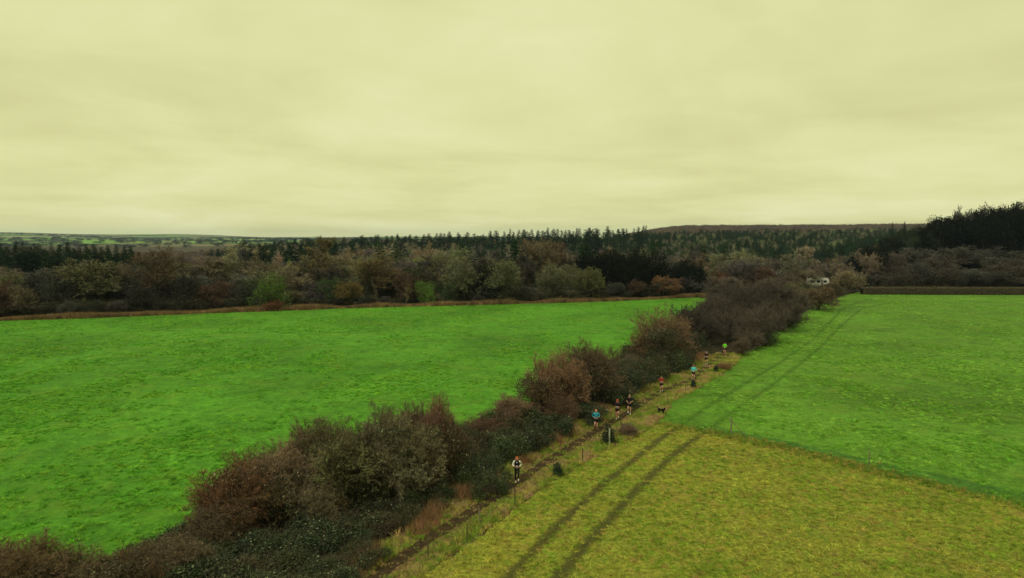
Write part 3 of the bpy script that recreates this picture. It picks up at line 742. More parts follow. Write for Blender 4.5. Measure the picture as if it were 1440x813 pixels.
near('bare_tree', 350, 752, 3.2, 3.6, (.16, .11, .06), 'small bare tree with straw coloured branches beside the rust leaved bush')
near('hedge_shrub', 375, 705, 3.4, 4.4, (.12, .08, .05), 'low shrub at the field side of the seed head shrub')
near('hedge_shrub', 728, 604, 2.7, 5.0, (.15, .10, .07), 'red brown shrub in the gap between the two tall hedge parts')
near('hedge_shrub', 775, 585, 5.7, 6.2, (.18, .11, .07), 'russet bush on the left of the middle pair')
near('leafy_bush', 765, 590, 4.2, 5.8, (.08, .055, .03), 'leafy base of the russet bush in the middle pair')
near('hedge_shrub', 826, 571, 6.0, 6.8, (.12, .085, .058), 'rounded dark brown bush on the right of the middle pair')
near('leafy_bush', 835, 572, 4.2, 5.0, (.04, .042, .022), 'dark inner bush under the rounded brown bush')
near('hedge_shrub', 690, 622, 2.2, 5.0, (.12, .07, .05), 'low reddish shrub above the brambles beside the runner in black')
near('hedge_shrub', 935, 512, 7.0, 7.5, (.15, .10, .065), 'tall russet bush at the near left corner of the far thicket')
near('hedge_shrub', 912, 518, 4.2, 5.0, (.12, .075, .045), 'lower russet shrub left of the tall russet bush')
near('leafy_bush', 930, 520, 5.2, 6.5, (.035, .045, .022), 'dark green bush under the tall russet bush')
tk = [(972, 486, 6.6, 7.5, 'over the two farthest dark clad runners'), (1056, 486, 5.8, 6.4, 'right of the runner in lime'), (1012, 474, 7.0, 7.6, 'directly above the runner in lime'), (992, 486, 5.6, 6, 'between the teal and the lime runners'), (1040, 482, 6.0, 6.0, 'arching over the path at the thicket mouth'), (1070, 482, 6.6, 7.5, 'bulging over the right field'),
      (1050, 463, 7.4, 8, 'in the middle of the far thicket'), (1100, 466, 6.6, 8, 'at the right rim of the far thicket'), (1090, 448, 7.5, 9, 'behind the bulging rim bush'), (1040, 448, 7.6, 9, 'on the field side of the far thicket'),
      (1120, 450, 6.8, 8, 'where the thicket narrows'), (1000, 455, 6.2, 8, 'at the left rim of the far thicket'), (1020, 436, 7.4, 9, 'at the back of the far thicket'), (1075, 430, 7.2, 9, 'highest at the back of the far thicket')]
for i, (u, v, h, w, txt) in enumerate(tk):
    near('hedge_shrub', u, v, h * 0.88, w, [(.075, .066, .058), (.092, .080, .066), (.080, .068, .060)][i % 3], 'dense dark grey brown bush ' + txt)
for i, (u, v, h, w, c, txt) in enumerate([(1150, 436, 5.0, 9, (.11, .08, .05), 'brown shrub near the white caravan, nearest the right field'), (1168, 424, 4.3, 7, (.09, .08, .05), 'grey green shrub in front of the white caravan'),
      (1122, 425, 5.0, 7, OLIVE, 'olive shrub left of the white caravan'), (1195, 413, 6.6, 9, TAN, 'pale tan bush at the corner of the right field'), (1186, 408, 8.0, 9, (.12, .098, .08), 'pinkish brown bush behind the pale tan bush'),
      (1100, 415, 6.0, 11, BROWN, 'brown bush behind the far thicket, first of two'), (1070, 408, 7.0, 12, RED, 'reddish bush behind the far thicket, second of two')]):
    near('bare_shrub', u, v, h, w, c, txt)
for u_, v_, h_, w_, t_ in [(972, 500, 3.2, 5, 'dark ivy bush under the thicket beside the runner in teal'), (1075, 486, 2.4, 5, 'dark low bush at the foot of the bulging rim bush'), (1110, 460, 2.4, 5, 'dark low bush at the right rim of the thicket'),
        (805, 582, 3.2, 4.6, 'dark ivy bush between the two bushes of the middle pair'), (862, 552, 2.8, 4.6, 'dark ivy bush right of the middle pair')]:
    near('leafy_bush', u_, v_, h_, w_, (.030, .040, .022), t_)
# brambles
br = [(250, 830, 1.3, 5.5), (330, 800, 1.3, 5.5), (170, 880, 1.4, 6), (420, 775, 1.2, 5), (320, 860, 1.2, 6), (400, 820, 1.1, 5), (470, 765, 1.1, 4.6), (240, 790, 1.2, 4.5), (540, 735, 1.0, 4.0), (290, 775, 1.3, 4.5),
      (600, 708, 1.2, 3.6), (660, 668, 1.9, 4.6), (700, 650, 2.0, 4.6), (735, 628, 2.0, 4.6), (680, 690, 1.3, 3.6), (650, 640, 2.0, 4.6), (770, 612, 1.7, 4.4), (820, 590, 1.5, 4.6), (715, 610, 2.2, 5.0),
      (860, 568, 1.9, 5.0), (880, 548, 2.3, 5.4), (915, 535, 2.6, 5.6), (945, 522, 2.6, 5.6), (870, 535, 2.4, 5.6), (900, 515, 2.6, 6.0), (948, 514, 2.4, 5.0), (80, 905, 1.5, 6), (500, 790, 0.8, 3.0), (450, 830, 0.9, 3.6)]
txts = ['left of the hazel roots', 'under the rust leaved bush', 'near the bottom left corner', 'in front of the hazel trunk', 'at the bottom edge of the photo', 'speckled with pale leaves at the bottom edge', 'between the hazel and the path', 'spilling into the left field', 'below the dark ivy bush', 'at the field side of the rust leaved bush',
        'at the foot of the red topped bush', 'left of the runner in the black vest', 'above the runner in the black vest', 'reaching up to the middle pair of bushes', 'closest to the runner in the black vest', 'in the dip of the hedge on the field side', 'below the russet bush', 'beside the runner in the blue shirt', 'under the low red brown shrub',
        'behind the two runners in black', 'right of the rounded brown bush', 'left of the runner in red', 'left of the runner in teal', 'on the field side of the middle gap', 'at the foot of the tall russet bush', 'nearest the runner in teal', 'under the reddish corner bush', 'meeting the straw grass at the path', 'lowest beside the rust coloured grass']
for (u, v, h, w), tx in zip(br, txts):
    near('bramble', u, v, h, w, RNG.choice([BRAM, (.032, .054, .028), (.05, .060, .028), (.042, .070, .026)]), 'dark green bramble thicket ' + tx, BG)

# ------------------------------------------------------------------ woodland edge beyond the left field
def edge_D(u):
    vv = np.interp(u, [p[0] for p in EDGE_BACK], [p[1] for p in EDGE_BACK]); return CAM_H * F / (vv - 333.0)
ORD = ['first', 'second', 'third', 'fourth', 'fifth', 'sixth', 'seventh', 'eighth', 'ninth', 'tenth', 'eleventh', 'twelfth', 'thirteenth', 'fourteenth', 'fifteenth', 'sixteenth', 'seventeenth', 'eighteenth', 'nineteenth', 'twentieth']
count = {}
def nth(key):
    count[key] = count.get(key, 0) + 1; k = count[key]
    return ORD[k - 1] if k <= 20 else '%d%s' % (k, 'st' if k % 10 == 1 else 'nd' if k % 10 == 2 else 'rd' if k % 10 == 3 else 'th')
def tree(key, u, D, vtop, wpx, col, label, group, zoff=0, **k):
    h = top_height(u, D, vtop); return plant(key, at(u, D), max(h, 1.0), wpx * D / F, tuple(q * .84 for q in col), label, group, **k)

cols = [('grey', GREY), ('dark brown', DARK), ('brown', BROWN), ('olive', OLIVE), ('mauve brown', LILAC), ('russet', RED), ('tan', TAN)]
u = -230.0
while u < 1010:
    cn_, c = RNG.choices(cols, [6, 3, 3, 3, 3, .7, 1.2])[0]
    D = edge_D(u) + RNG.uniform(4, 9); ve = np.interp(u, [0, 400, 800, 1000], [444, 436, 424, 418]); hp = RNG.choice([26, 32, 38, 46, 58]) * RNG.uniform(.9, 1.1)
    if u > 820: hp = min(hp, 30)
    if any(abs(u - q) < r_ for q, r_ in ((374, 38), (492, 22), (828, 24), (120, 45), (222, 16), (598, 18), (462, 14), (685, 16), (530, 12))): hp = RNG.uniform(14, 20); D = edge_D(u) + 3
    w = hp * RNG.uniform(1.15, 1.6)
    tree('bare_shrub', u, D, ve - hp, w, tuple(q * .75 for q in c),
         '%s %s shrub from the left, front row at the far field edge' % (nth('f' + cn_), cn_), 'front row shrubs beyond the left field')
    u += RNG.uniform(24, 38)
u = -230.0
while u < 1060:
    cn_, c = RNG.choices(cols, [4, 1.5, 3, 5, 3, .8, 2])[0]
    D = edge_D(min(u, 985)) + RNG.uniform(14, 24); w = RNG.uniform(50, 80)
    if 808 < u < 1000: u += 20; continue
    tree('bare_shrub' if RNG.random() < .6 else 'bare_tree', u, D, np.interp(u, [0, 400, 800, 1000], [388, 385, 376, 380]) + RNG.uniform(-16, 12), w, c,
         '%s %s tree from the left in the second row beyond the field' % (nth('s' + cn_), cn_), 'second row trees beyond the left field', cat='tree', name='bare_tree')
    u += RNG.uniform(20, 32)
u = -230.0
while u < 1185:
    cn_, c = RNG.choices(cols, [3, .7, 3, 5, 3, .8, 3])[0]
    D = edge_D(min(u, 985)) + RNG.uniform(32, 60); w = RNG.uniform(38, 70)
    tree(RNG.choice(['bare_tree', 'slim_tree', 'bare_tree']), u, D, np.interp(u, [0, 200, 400, 800, 1000, 1240], [376, 372, 366, 356, 368, 372]) + RNG.uniform(-9, 9), w, c,
         '%s %s bare tree from the left in the third row of the wood' % (nth('t' + cn_), cn_), 'third row trees beyond the left field')
    u += RNG.uniform(18, 30)
# dark low bushes added to stand in for shade at the foot of the wood
u = -230.0
while u < 985:
    D = edge_D(u) + RNG.uniform(3, 7); hp = RNG.uniform(12, 24)
    ve = np.interp(u, [0, 400, 800, 1000], [446, 437, 425, 419])
    tree('leafy_bush', u, D, ve - hp, hp * RNG.uniform(1.5, 2.6), RNG.choice([(.022, .028, .014), (.03, .032, .018), (.018, .026, .012), (.04, .036, .022)]),
         '%s low dark leafy bush from the left, added as shade at the foot of the far wood' % nth('ivy'), 'dark bushes added as shade at the foot of the wood')
    u += RNG.uniform(16, 40)
for i in range(16):
    u = RNG.uniform(120, 1000); D = edge_D(min(u, 985)) + RNG.uniform(14, 34); v0 = np.interp(u, [0, 400, 800, 1000], [392, 388, 378, 384])
    if 560 < u < 640: continue
    tree('leafy_bush', u, D, v0 + RNG.uniform(-12, 8), RNG.uniform(26, 46), RNG.choice([(.03, .05, .016), (.05, .08, .02), (.02, .03, .012), (.08, .11, .03)]),
         '%s ivy clad evergreen from the first among the bare trees of the wood' % nth('evg'), 'evergreens scattered through the wood edge')
# specimens one can point to
SP = 'woodland edge trees beyond the left field'
for a in [('bare_tree', 222, 150, 347, 88, (.095, .065, .042), 'wide bare oak with dark spreading limbs standing above the shrubs at left'),
          ('bare_shrub', 120, 149, 365, 135, (.15, .145, .08), 'broad olive grey rounded tree at the left of the wood edge'),
          ('slim_tree', 452, 176, 333, 62, (.17, .14, .065), 'tall pale olive tree rising to the skyline left of centre'),
          ('bare_tree', 530, 168, 355, 78, (.13, .10, .045), 'tan fan shaped bare tree right of the tall pale olive tree'),
          ('bare_tree', 764, 200, 336, 75, (.16, .12, .07), 'large tan grey bare tree left of the black yews'),
          ('slim_tree', 800, 205, 340, 50, (.15, .10, .07), 'pinkish bare tree beside the large tan grey tree'),
          ('leafy_bush', 380, 150, 385, 54, (.085, .165, .018), 'bright yellow green holly bush at the field edge'),
          ('leafy_bush', 350, 153, 392, 44, (.025, .04, .015), 'dark green holly behind the yellow green one'),
          ('leafy_bush', 462, 158, 390, 40, (.03, .08, .02), 'dark green ivy bush below the tall pale olive tree'),
          ('leafy_bush', 598, 160, 395, 28, (.10, .19, .025), 'small bright green bush in the centre of the wood edge'),
          ('leafy_bush', 592, 165, 374, 56, (.020, .036, .014), 'dark leafy tree above the small bright green bush'),
          ('leafy_bush', 628, 163, 398, 38, (.03, .06, .02), 'mid green bush right of the small bright green bush'),
          ('yew_tree', 685, 166, 366, 42, YEW, 'black green leaning evergreen left of the fan shaped shrub'),
          ('bare_shrub', 492, 158, 396, 54, (.18, .13, .05), 'golden brown rounded shrub at the field edge left of centre'),
          ('bare_shrub', 828, 171, 376, 50, (.13, .13, .055), 'grey green egg shaped shrub in front of the yews'),
          ('bare_shrub', 98, 148, 428, 30, (.19, .08, .05), 'low rusty shrub by the far edge of the left field'),
          ('bare_shrub', 383, 147, 422, 28, (.20, .085, .05), 'small rusty shrub in front of the bright holly'),
          ('bare_shrub', 8, 136, 430, 34, (.11, .09, .06), 'low grey shrub at the left border of the photo'),
          ('leafy_bush', 408, 190, 366, 12, (.16, .25, .05), 'slender lime green tree in front of the dark spruces'),
          ('bare_tree', 590, 215, 362, 34, LIME, 'lime green catkin tree behind the dark leafy tree'),
          ('slim_tree', 570, 158, 400, 20, (.26, .20, .10), 'small pale birch with light trunk at the field edge'),
          ('slim_tree', 795, 172, 388, 16, (.26, .20, .10), 'thin pale stemmed tree beside the grey green egg shaped shrub'),
          ('bare_shrub', 935, 182, 388, 60, (.19, .10, .05), 'orange brown shrub below the largest yew'),
          ('bare_shrub', 1035, 215, 378, 70, (.20, .09, .045), 'rusty orange shrub to the right of the last yew'),
          ('slim_tree', 1135, 260, 347, 46, (.30, .24, .17), 'pale stemmed silver birch behind the white caravan')]:
    tree(a[0], a[1], a[2], a[3], a[4], a[5], a[6], SP)
for a in [(820, 190, 359, 52, 'low yew at the left end of the black yew clump'), (860, 188, 352, 64, 'yew second from left in the black clump'), (905, 186, 351, 74, 'largest rounded yew in the black clump'), (968, 186, 366, 52, 'lone rounded black yew right of the clump'),
          (880, 184, 362, 50, 'low front yew of the black clump'), (842, 196, 355, 50, 'back yew of the black clump')]:
    tree('yew_tree', *a[:4], YEW, a[4], 'black yews beyond the left field')

# right side: grey thicket, black pines, clipped hedge
u = 1205.0
while u < 1700:
    cn_, c = RNG.choices([('grey', (.080, .077, .070)), ('brown', (.088, .072, .058)), ('olive', (.098, .098, .066))], [5, 3, 2])[0]
    for D, vt, row in ((200, 386 + RNG.choice([-12, -6, 0, 4]), 'front'), (216, 368 + RNG.choice([-8, 0, 6]), 'middle'), (232, 352 + RNG.choice([-8, 0, 8]), 'back')):
        tree('bare_shrub' if row == 'front' else 'bare_tree', u + RNG.uniform(-10, 10), D + RNG.uniform(-3, 4), vt + RNG.uniform(-8, 8) + max(0, (1285 - u) * 0.35), RNG.uniform(46, 74), c,
             '%s %s bush from the left in the %s row behind the clipped hedge' % (nth('g' + row + cn_), cn_, row), 'grey thicket behind the clipped hedge', name='bare_shrub', cat='shrub')
    u += RNG.uniform(22, 32)
for a in [(1252, 236, 335, 44), (1232, 230, 343, 46), (1214, 226, 352, 40), (1202, 222, 361, 32), (1240, 222, 350, 40)]:
    tree('yew_tree', *a, YEW, '%s black green tree from the right in the slanting dark clump above the caravan' % nth('slant'), 'dark slanting clump above the caravan')
u = 1300.0; k = 0
while u < 1720:
    k += 1
    vt = np.interp(u, [1300, 1318, 1335, 1380, 1440], [322, 310, 300, 296, 287]) + RNG.uniform(-4, 5)
    for D, dv in ((256, 10), (266, 5), (276, 2), (292, -1)):
        key = RNG.choice(['conifer', 'yew_tree', 'yew_tree'])
        tree(key, u + RNG.uniform(-6, 6), D, vt + dv, RNG.uniform(34, 50) if key == 'conifer' else 50, (.0035, .006, .0035),
             '%s black conifer from the left in the %s line of the dark wood at right' % (nth('bp%d' % D), {256: 'nearest', 266: 'near', 276: 'middle', 292: 'far'}[D]), 'black conifers at the right', name='conifer_tree', cat='tree')
    u += RNG.uniform(15, 21)
for a in [(1262, 270, 330, 40), (1284, 262, 334, 40), (1300, 256, 330, 40), (1272, 285, 324, 36), (1296, 290, 319, 30), (1318, 262, 322, 34)]:
    tree('yew_tree', *a, (.030, .042, .022), '%s dull green tree from the left between the slanting clump and the black wood' % nth('dull'), 'dull green trees left of the black wood', name='evergreen_tree')
for (u_, vt) in [(1352, 290), (1376, 294), (1335, 296), (1362, 296)]:
    tree('slim_tree', u_, 270, vt, 24, GREY, '%s thin bare tree from the first that pokes above the black conifers' % nth('thin'), 'thin bare trees above the black conifers')

def clipped_hedge():
    rng = np.random.default_rng(5); p0 = at(1213, 189.5, 0); p1 = at(1700, 186.0, 0); L = (p1 - p0).length; d = (p1 - p0) / L; s_ = Vector((-d.y, d.x, 0))
    hh, hw = 1.9, 0.9
    e_ = bpy.data.objects.new('clipped_hedge', None); COL.objects.link(e_); e_.location = p0; e_.rotation_euler = (0, 0, math.atan2(d.y, d.x))
    tag(e_, 'long clipped brown hedge along the far edge of the right field', 'hedge')
    n = 26000; x = rng.uniform(0, L, n); f = rng.integers(0, 3, n)
    yy = np.where(f == 0, rng.uniform(-hw, hw, n), np.where(f == 1, -hw, hw)); zz = np.where(f == 0, hh, rng.uniform(0.05, hh, n))
    A = np.c_[x, yy, zz] + rng.normal(size=(n, 3)) * 0.12; B = A + nrm(rng.normal(size=(n, 3)) + [0, 0, 0.8]) * 0.35
    g = Geo(); V, T = blades(rng, A, B, 0.06); g.add(V, T=T); obj('foliage', g.mesh('foliage', M['twig']), e_, (.11, .095, .055))
    nb = 80; xs = np.linspace(0, L, nb); prof = [(-hw * .85, 0), (-hw * .9, hh * .9), (0, hh * .95), (hw * .9, hh * .9), (hw * .85, 0)]
    V = [(xx, a + 0.06 * math.sin(i * 1.7 + k_), b) for i, xx in enumerate(xs) for k_, (a, b) in enumerate(prof)]
    Q = [[i * 5 + k_, i * 5 + k_ + 1, (i + 1) * 5 + k_ + 1, (i + 1) * 5 + k_] for i in range(nb - 1) for k_ in range(4)]
    me = mk_mesh('branches', V, None, Q, M['litter']); obj('branches', me, e_)
clipped_hedge()

# ------------------------------------------------------------------ conifers on the skyline
def con(u, D, vt, wpx, col, label, group): tree('conifer', u, D, vt, wpx, col, label, group)
CG1 = 'dark conifers at the left edge of the wood'
for (D, dv, st) in ((238, 2, 9.5), (254, -1, 9.5)):
    u = -80.0
    while u < 196:
        vt = np.interp(u, [-80, 0, 35, 60, 100, 190], [344, 344, 342, 347, 345, 351]) + RNG.uniform(-4, 5) + dv
        con(u, D + RNG.uniform(-4, 4), vt + (0 if u < 190 else 6), RNG.uniform(17, 26), RNG.choice([SPRUCE, PINE, (.014, .034, .018)]), ('dark conifer in the %s line of the left stand, %s' % ('near' if dv > 0 else 'far', 'at the left border' if u < 30 else 'above the olive rounded tree' if u < 110 else 'near its right end')), CG1)
        u += RNG.uniform(st - 2, st + 3)
def seg(u):
    for b, t_ in ((400, 'left of the pale olive tree'), (500, 'around the pale olive tree'), (610, 'above the fan shaped tan tree'), (710, 'above the leaning evergreen'), (800, 'above the large tan grey tree')):
        if u < b: return t_
    return 'above the black yews'
CG2 = 'conifers of the central skyline'
ramp_u = [296, 330, 400, 500, 640, 700, 800, 912]; ramp_v = [352, 345, 339, 333, 327, 324, 321, 319]
for (D0, D1, dv, st) in ((600, 640, 1, 8.0), (560, 590, 3, 8.0), (500, 530, 8, 13.0)):
    u = 298.0
    while u < 908:
        D = RNG.uniform(D0, D1) - max(0, (560 - u)) * 0.35
        if dv == 1 and RNG.random() < .18: u += RNG.uniform(4, 9); continue
        con(u, D, np.interp(u, ramp_u, ramp_v) + dv + RNG.choice([-2, 0, 0, 1, 3, 5, 7]) * 0.8 - 1, RNG.uniform(10, 21), RNG.choice([SPRUCE, PINE, (.016, .034, .022)]),
            ('%s dark conifer from the left in the skyline row %s' % (nth('sk' + seg(u)), seg(u))) if dv == 1 else 'dark conifer in the %s row %s' % ('middle' if dv == 4 else 'lowest', seg(u)), CG2)
        u += RNG.uniform(st * 0.6, st * 1.4)
con(908, 560, 317, 9, SPRUCE, 'lone conifer standing tallest at the right end of the central skyline', CG2)
con(1253, 330, 313, 8, SPRUCE, 'small lone conifer where the brown ridge meets the dark wood', CG2)
con(1270, 300, 312, 9, (.010, .016, .010), 'pointed black conifer at the left end of the dark wood', CG2)

# ------------------------------------------------------------------ the rest of the wood: uncountable, instanced
def wood(name, label, seed, n, u0, u1, D0, D1, kinds, hlo, hhi, rx, clip=None):
    rg = np.random.default_rng(seed); D = np.sqrt(rg.uniform(D0 ** 2, D1 ** 2, n)); u = rg.uniform(u0, u1, n); x = (u - 720) / F * D
    k = np.ones(n, bool) if clip is None else clip(u, D); x, D, u = x[k], D[k], u[k]; n = len(x)
    h = rg.uniform(hlo, hhi, n); w = h * rg.uniform(rx[0], rx[1], n)
    z = H(x, D); nv = vnoise(x, D, 45, seed)
    kk = np.array([k_[0] for k_ in kinds]); names = [(PROTO[k_[0]], k_[1]) for k_ in kinds]
    protos, starts = [], []
    for vs_, c in names:
        starts.append(len(protos)); protos += [(v[1][1], c) for v in vs_[:2]]
    sel = np.clip((nv * len(kinds) + rg.normal(size=n) * 0.55 * len(kinds) / 4).astype(int), 0, len(kinds) - 1)
    idx = np.array(starts)[sel] + rg.integers(0, 2, n)
    isc = np.array([k_[0] == 'conifer' for k_ in kinds])[sel]; w = np.where(isc, h * 0.24, w); h = np.where(isc, h * 1.12, h)
    gn_scatter(name, label, np.c_[x, D, z - 0.5], np.c_[w / 1, w / 1, h], np.c_[np.zeros((n, 2)), rg.uniform(0, 6.28, n)], idx, protos)
mix1 = [('bare_tree', BROWN), ('conifer', SPRUCE), ('bare_tree', OLIVE), ('conifer', PINE), ('slim_tree', LILAC), ('bare_tree', TAN), ('conifer', SPRUCE)]
wood('middle_wood', 'mixed brown and dark green wood filling the valley below the skyline', 21, 1900, 330, 1060, 235, 640, mix1, 12, 17, (0.28, 0.42),
     lambda u, D: (u > 300 + 0.0 * D))
wood('pine_wood', 'dark green pine wood on the slope below the brown ridge', 22, 2100, 860, 1330, 400, 860, [('conifer', (.018, .042, .018)), ('conifer', (.024, .05, .02)), ('bare_tree', OLIVE), ('conifer', SPRUCE)], 13, 17, (0.25, 0.4))
wood('brown_ridge_wood', 'brown leafless wood on the distant ridge at right', 23, 3000, 880, 1400, 880, 1450, [('bare_tree', (.13, .098, .082)), ('bare_tree', (.15, .11, .085)), ('bare_tree', (.12, .095, .08))], 12, 14, (0.35, 0.5))
wood('left_brown_wood', 'brown leafless wood in the valley at left', 24, 1500, -60, 480, 270, 800, [('bare_tree', (.14, .10, .078)), ('bare_tree', (.15, .115, .08)), ('slim_tree', LILAC)], 9, 12, (0.4, 0.55))
wood('olive_wood', 'olive and grey bare trees in the hollow behind the yews', 25, 420, 900, 1260, 215, 420, [('bare_tree', OLIVE), ('bare_tree', (.11, .08, .05)), ('slim_tree', (.14, .12, .08)), ('bare_tree', (.10, .08, .065))], 9, 13, (0.35, 0.5))
wood('far_copses', 'grey copses and hedgerows on the far plain', 26, 1500, -200, 760, 1300, 3600, [('bare_tree', (.075, .08, .08)), ('bare_tree', (.065, .08, .07))], 8, 13, (0.8, 1.6), lambda u, D: vnoise((u - 720) / F * D, D * 2.5, 260, 4) > 0.54)

# ------------------------------------------------------------------ air
def haze():
    x0, x1, y0, y1, z0, z1 = -7000, 7000, -7000, 7000, -30, 75
    V = [(x, y, z) for x in (x0, x1) for y in (y0, y1) for z in (z0, z1)]
    me = bpy.data.meshes.new('haze'); me.from_pydata(V, [], [(0, 1, 3, 2), (4, 6, 7, 5), (0, 4, 5, 1), (2, 3, 7, 6), (0, 2, 6, 4), (1, 5, 7, 3)])
    m = bpy.data.materials.new('haze'); m.use_nodes = True; n = m.node_tree.nodes; n.clear()
    v = n.new('ShaderNodeVolumePrincipled'); v.inputs['Color'].default_value = (.55, .72, 1.0, 1); v.inputs['Density'].default_value = 0.00006
    o_ = n.new('ShaderNodeOutputMaterial'); m.node_tree.links.new(v.outputs[0], o_.inputs['Volume']); me.materials.append(m)
    tag(obj('haze', me), 'thin blue grey haze over the far plain', None, None, 'stuff')
haze()

# ------------------------------------------------------------------ small boxes, posts, caravan
def boxmesh(name, parts, mat, bev=0.0):
    g = Geo()
    for (cx, cy, cz, sx, sy, sz) in parts:
        v = np.array([(x_, y_, z_) for x_ in (-1, 1) for y_ in (-1, 1) for z_ in (-1, 1)], float) * [sx / 2, sy / 2, sz / 2] + [cx, cy, cz]
        g.add(v, Q=[[0, 1, 3, 2], [4, 6, 7, 5], [0, 4, 5, 1], [2, 3, 7, 6], [0, 2, 6, 4], [1, 5, 7, 3]])
    return g.mesh(name, mat)
M['post'] = simple('weathered_post', [(0.3, C(.10, .085, .05)), (0.7, C(.24, .21, .14))], 6.0)
M['post_dark'] = simple('dark_post', [(0.3, C(.05, .045, .02)), (0.7, C(.13, .11, .055))], 6.0)
M['post_pale'] = simple('pale_post', [(0.3, C(.25, .27, .20)), (0.7, C(.42, .44, .34))], 6.0)
def rod(g, a, b, r, k=8):
    P = np.array([[a, b]], float); V, Q = tubes(P, np.array([[r, r * 0.92]]), k); g.add(V, Q=Q)
    n0 = k; g.add(V[k:2 * k], Q=None) if False else None
    V2 = np.concatenate([V[k:2 * k], [np.array(b)]]); g.add(V2, T=[[i, (i + 1) % k, k] for i in range(k)])
def post(u, v, h, r, mat, label, tilt=0.0, wire=False):
    g = Geo(); rod(g, (0, 0, -0.1), (tilt * h, 0, h), r); e_ = obj('fence_post', g.mesh('fence_post', mat), None, None, G(u, v))
    tag(e_, label, 'post', 'posts beside the path and in the fields'); return e_
post(857, 627, 1.35, .065, M['post_pale'], 'pale grey post in front of the dark bush beside the path')
post(819, 650, 1.0, .035, M['post_dark'], 'thin dark post left of the pale grey post', 0.02)
post(724, 713, 1.1, .032, M['post_dark'], 'thin post just below the runner in the black vest', 0.0)
post(676, 738, 1.05, .045, M['post'], 'leaning post by the bend of the muddy path', -0.12)
post(657, 761, 0.9, .035, M['post_dark'], 'short dark post between two straw tufts below the leaning post')
post(602, 784, 1.15, .035, M['post_dark'], 'lowest thin post beside the near end of the path')
post(938, 571, 1.0, .035, M['post'], 'thin post right of the black dog', 0.03)
post(964, 553, 0.9, .035, M['post'], 'thin post near the evergreen sapling under the runner in teal')
post(1222, 657, 1.15, .045, M['post'], 'single post in the long grass at the edge of the right field')
e_ = bpy.data.objects.new('strainer_post', None); COL.objects.link(e_); e_.location = G(1028, 611)
tag(e_, 'braced post with a cross rail and slanting strut at the field corner', 'post', 'posts beside the path and in the fields')
g = Geo(); rod(g, (0, 0, -.1), (0, 0, 1.35), .06); obj('upright', g.mesh('upright', M['post']), e_)
g = Geo(); rod(g, (-.32, 0, 1.28), (.12, 0, 1.30), .035); obj('rail', g.mesh('rail', M['post']), e_)
g = Geo(); rod(g, (0.03, -.02, 1.1), (1.0, -.35, 0.02), .035); obj('strut', g.mesh('strut', M['post']), e_)

for (u, v, h, w, t_) in [(784, 671, 1.05, .75, 'small dark fir like sapling beside the path near the runner in the black vest'), (975, 546, 1.0, .72, 'small dark sapling right below the runner in teal'), (1007, 524, .95, .68, 'farthest small dark sapling at the edge of the right field')]:
    near('sapling', u, v, h, w, (.020, .040, .026), t_, 'young evergreens beside the path')
near('sapling', 855, 624, 1.55, 1.35, (.030, .042, .026), 'dark rounded young evergreen behind the pale grey post', 'young evergreens beside the path')
near('hedge_shrub', 880, 612, 1.0, 2.2, (.20, .14, .10), 'low pinkish brown shrub right of the pale grey post', 'low shrubs in the verge')
near('hedge_shrub', 1018, 520, .9, 2.0, (.24, .15, .08), 'rusty low shrub in the verge under the runner in lime', 'low shrubs in the verge')

for (u_, D_, vt, w_, c_, t_) in [(1148, 206, 399, 30, (.10, .10, .06), 'low olive shrub directly under the white caravan'), (1128, 204, 396, 26, (.03, .045, .025), 'dark round bush left below the white caravan'), (1166, 205, 398, 24, (.13, .09, .06), 'low brown shrub right below the white caravan')]:
    tree('bare_shrub', u_, D_, vt, w_, c_, t_, HG)
def caravan():
    e_ = bpy.data.objects.new('caravan', None); COL.objects.link(e_); p = at(1150, 213, 0); e_.location = p; e_.rotation_euler = (0, 0, R(8))
    tag(e_, 'white caravan roof showing behind the hedge near the far corner of the right field', 'caravan')
    wm = paint('white_panel', C(.80, .80, .70), .4); dk = paint('dark_glass', C(.02, .025, .03), .15); gr = paint('grey_trim', C(.25, .25, .24)); rb = paint('rubber', C(.02, .02, .02))
    prof = [(-3.4, .5), (-3.55, 1.3), (-3.2, 2.75), (-2.7, 3.15), (-0.8, 3.28), (1.8, 3.28), (3.0, 3.1), (3.45, 2.4), (3.5, 1.2), (3.3, .5)]
    n = len(prof); V = [(x, -1.1, z) for x, z in prof] + [(x, 1.1, z) for x, z in prof]
    me = bpy.data.meshes.new('body'); me.from_pydata(V, [], [tuple(range(n)), tuple(range(2 * n - 1, n - 1, -1))] + [(i, i + n, (i + 1) % n + n, (i + 1) % n) for i in range(n)]); me.materials.append(wm)
    b = obj('body', me, e_); bv = b.modifiers.new('bevel', 'BEVEL'); bv.width = .08; bv.segments = 3
    for x in (-2.1, -.2, 2.0): obj('window', boxmesh('window', [(x, -1.105, 2.1, 1.1, .05, .65)], dk), e_)
    obj('door', boxmesh('door', [(.95, -1.105, 1.6, .65, .04, 1.9)], gr), e_)
    obj('roof_vent', boxmesh('roof_vent', [(-1.2, 0, 3.33, .6, .6, .14), (1.6, .2, 3.33, .4, .4, .12)], gr), e_)
    for y_ in (-1.0, 1.0):
        g = Geo(); rod(g, (.2, y_ - .1, .35), (.2, y_ + .1, .35), .34, 18); obj('wheel', g.mesh('wheel', rb), e_)
    obj('drawbar', boxmesh('drawbar', [(-4.0, 0, .5, 1.3, .12, .12)], gr), e_)
caravan()

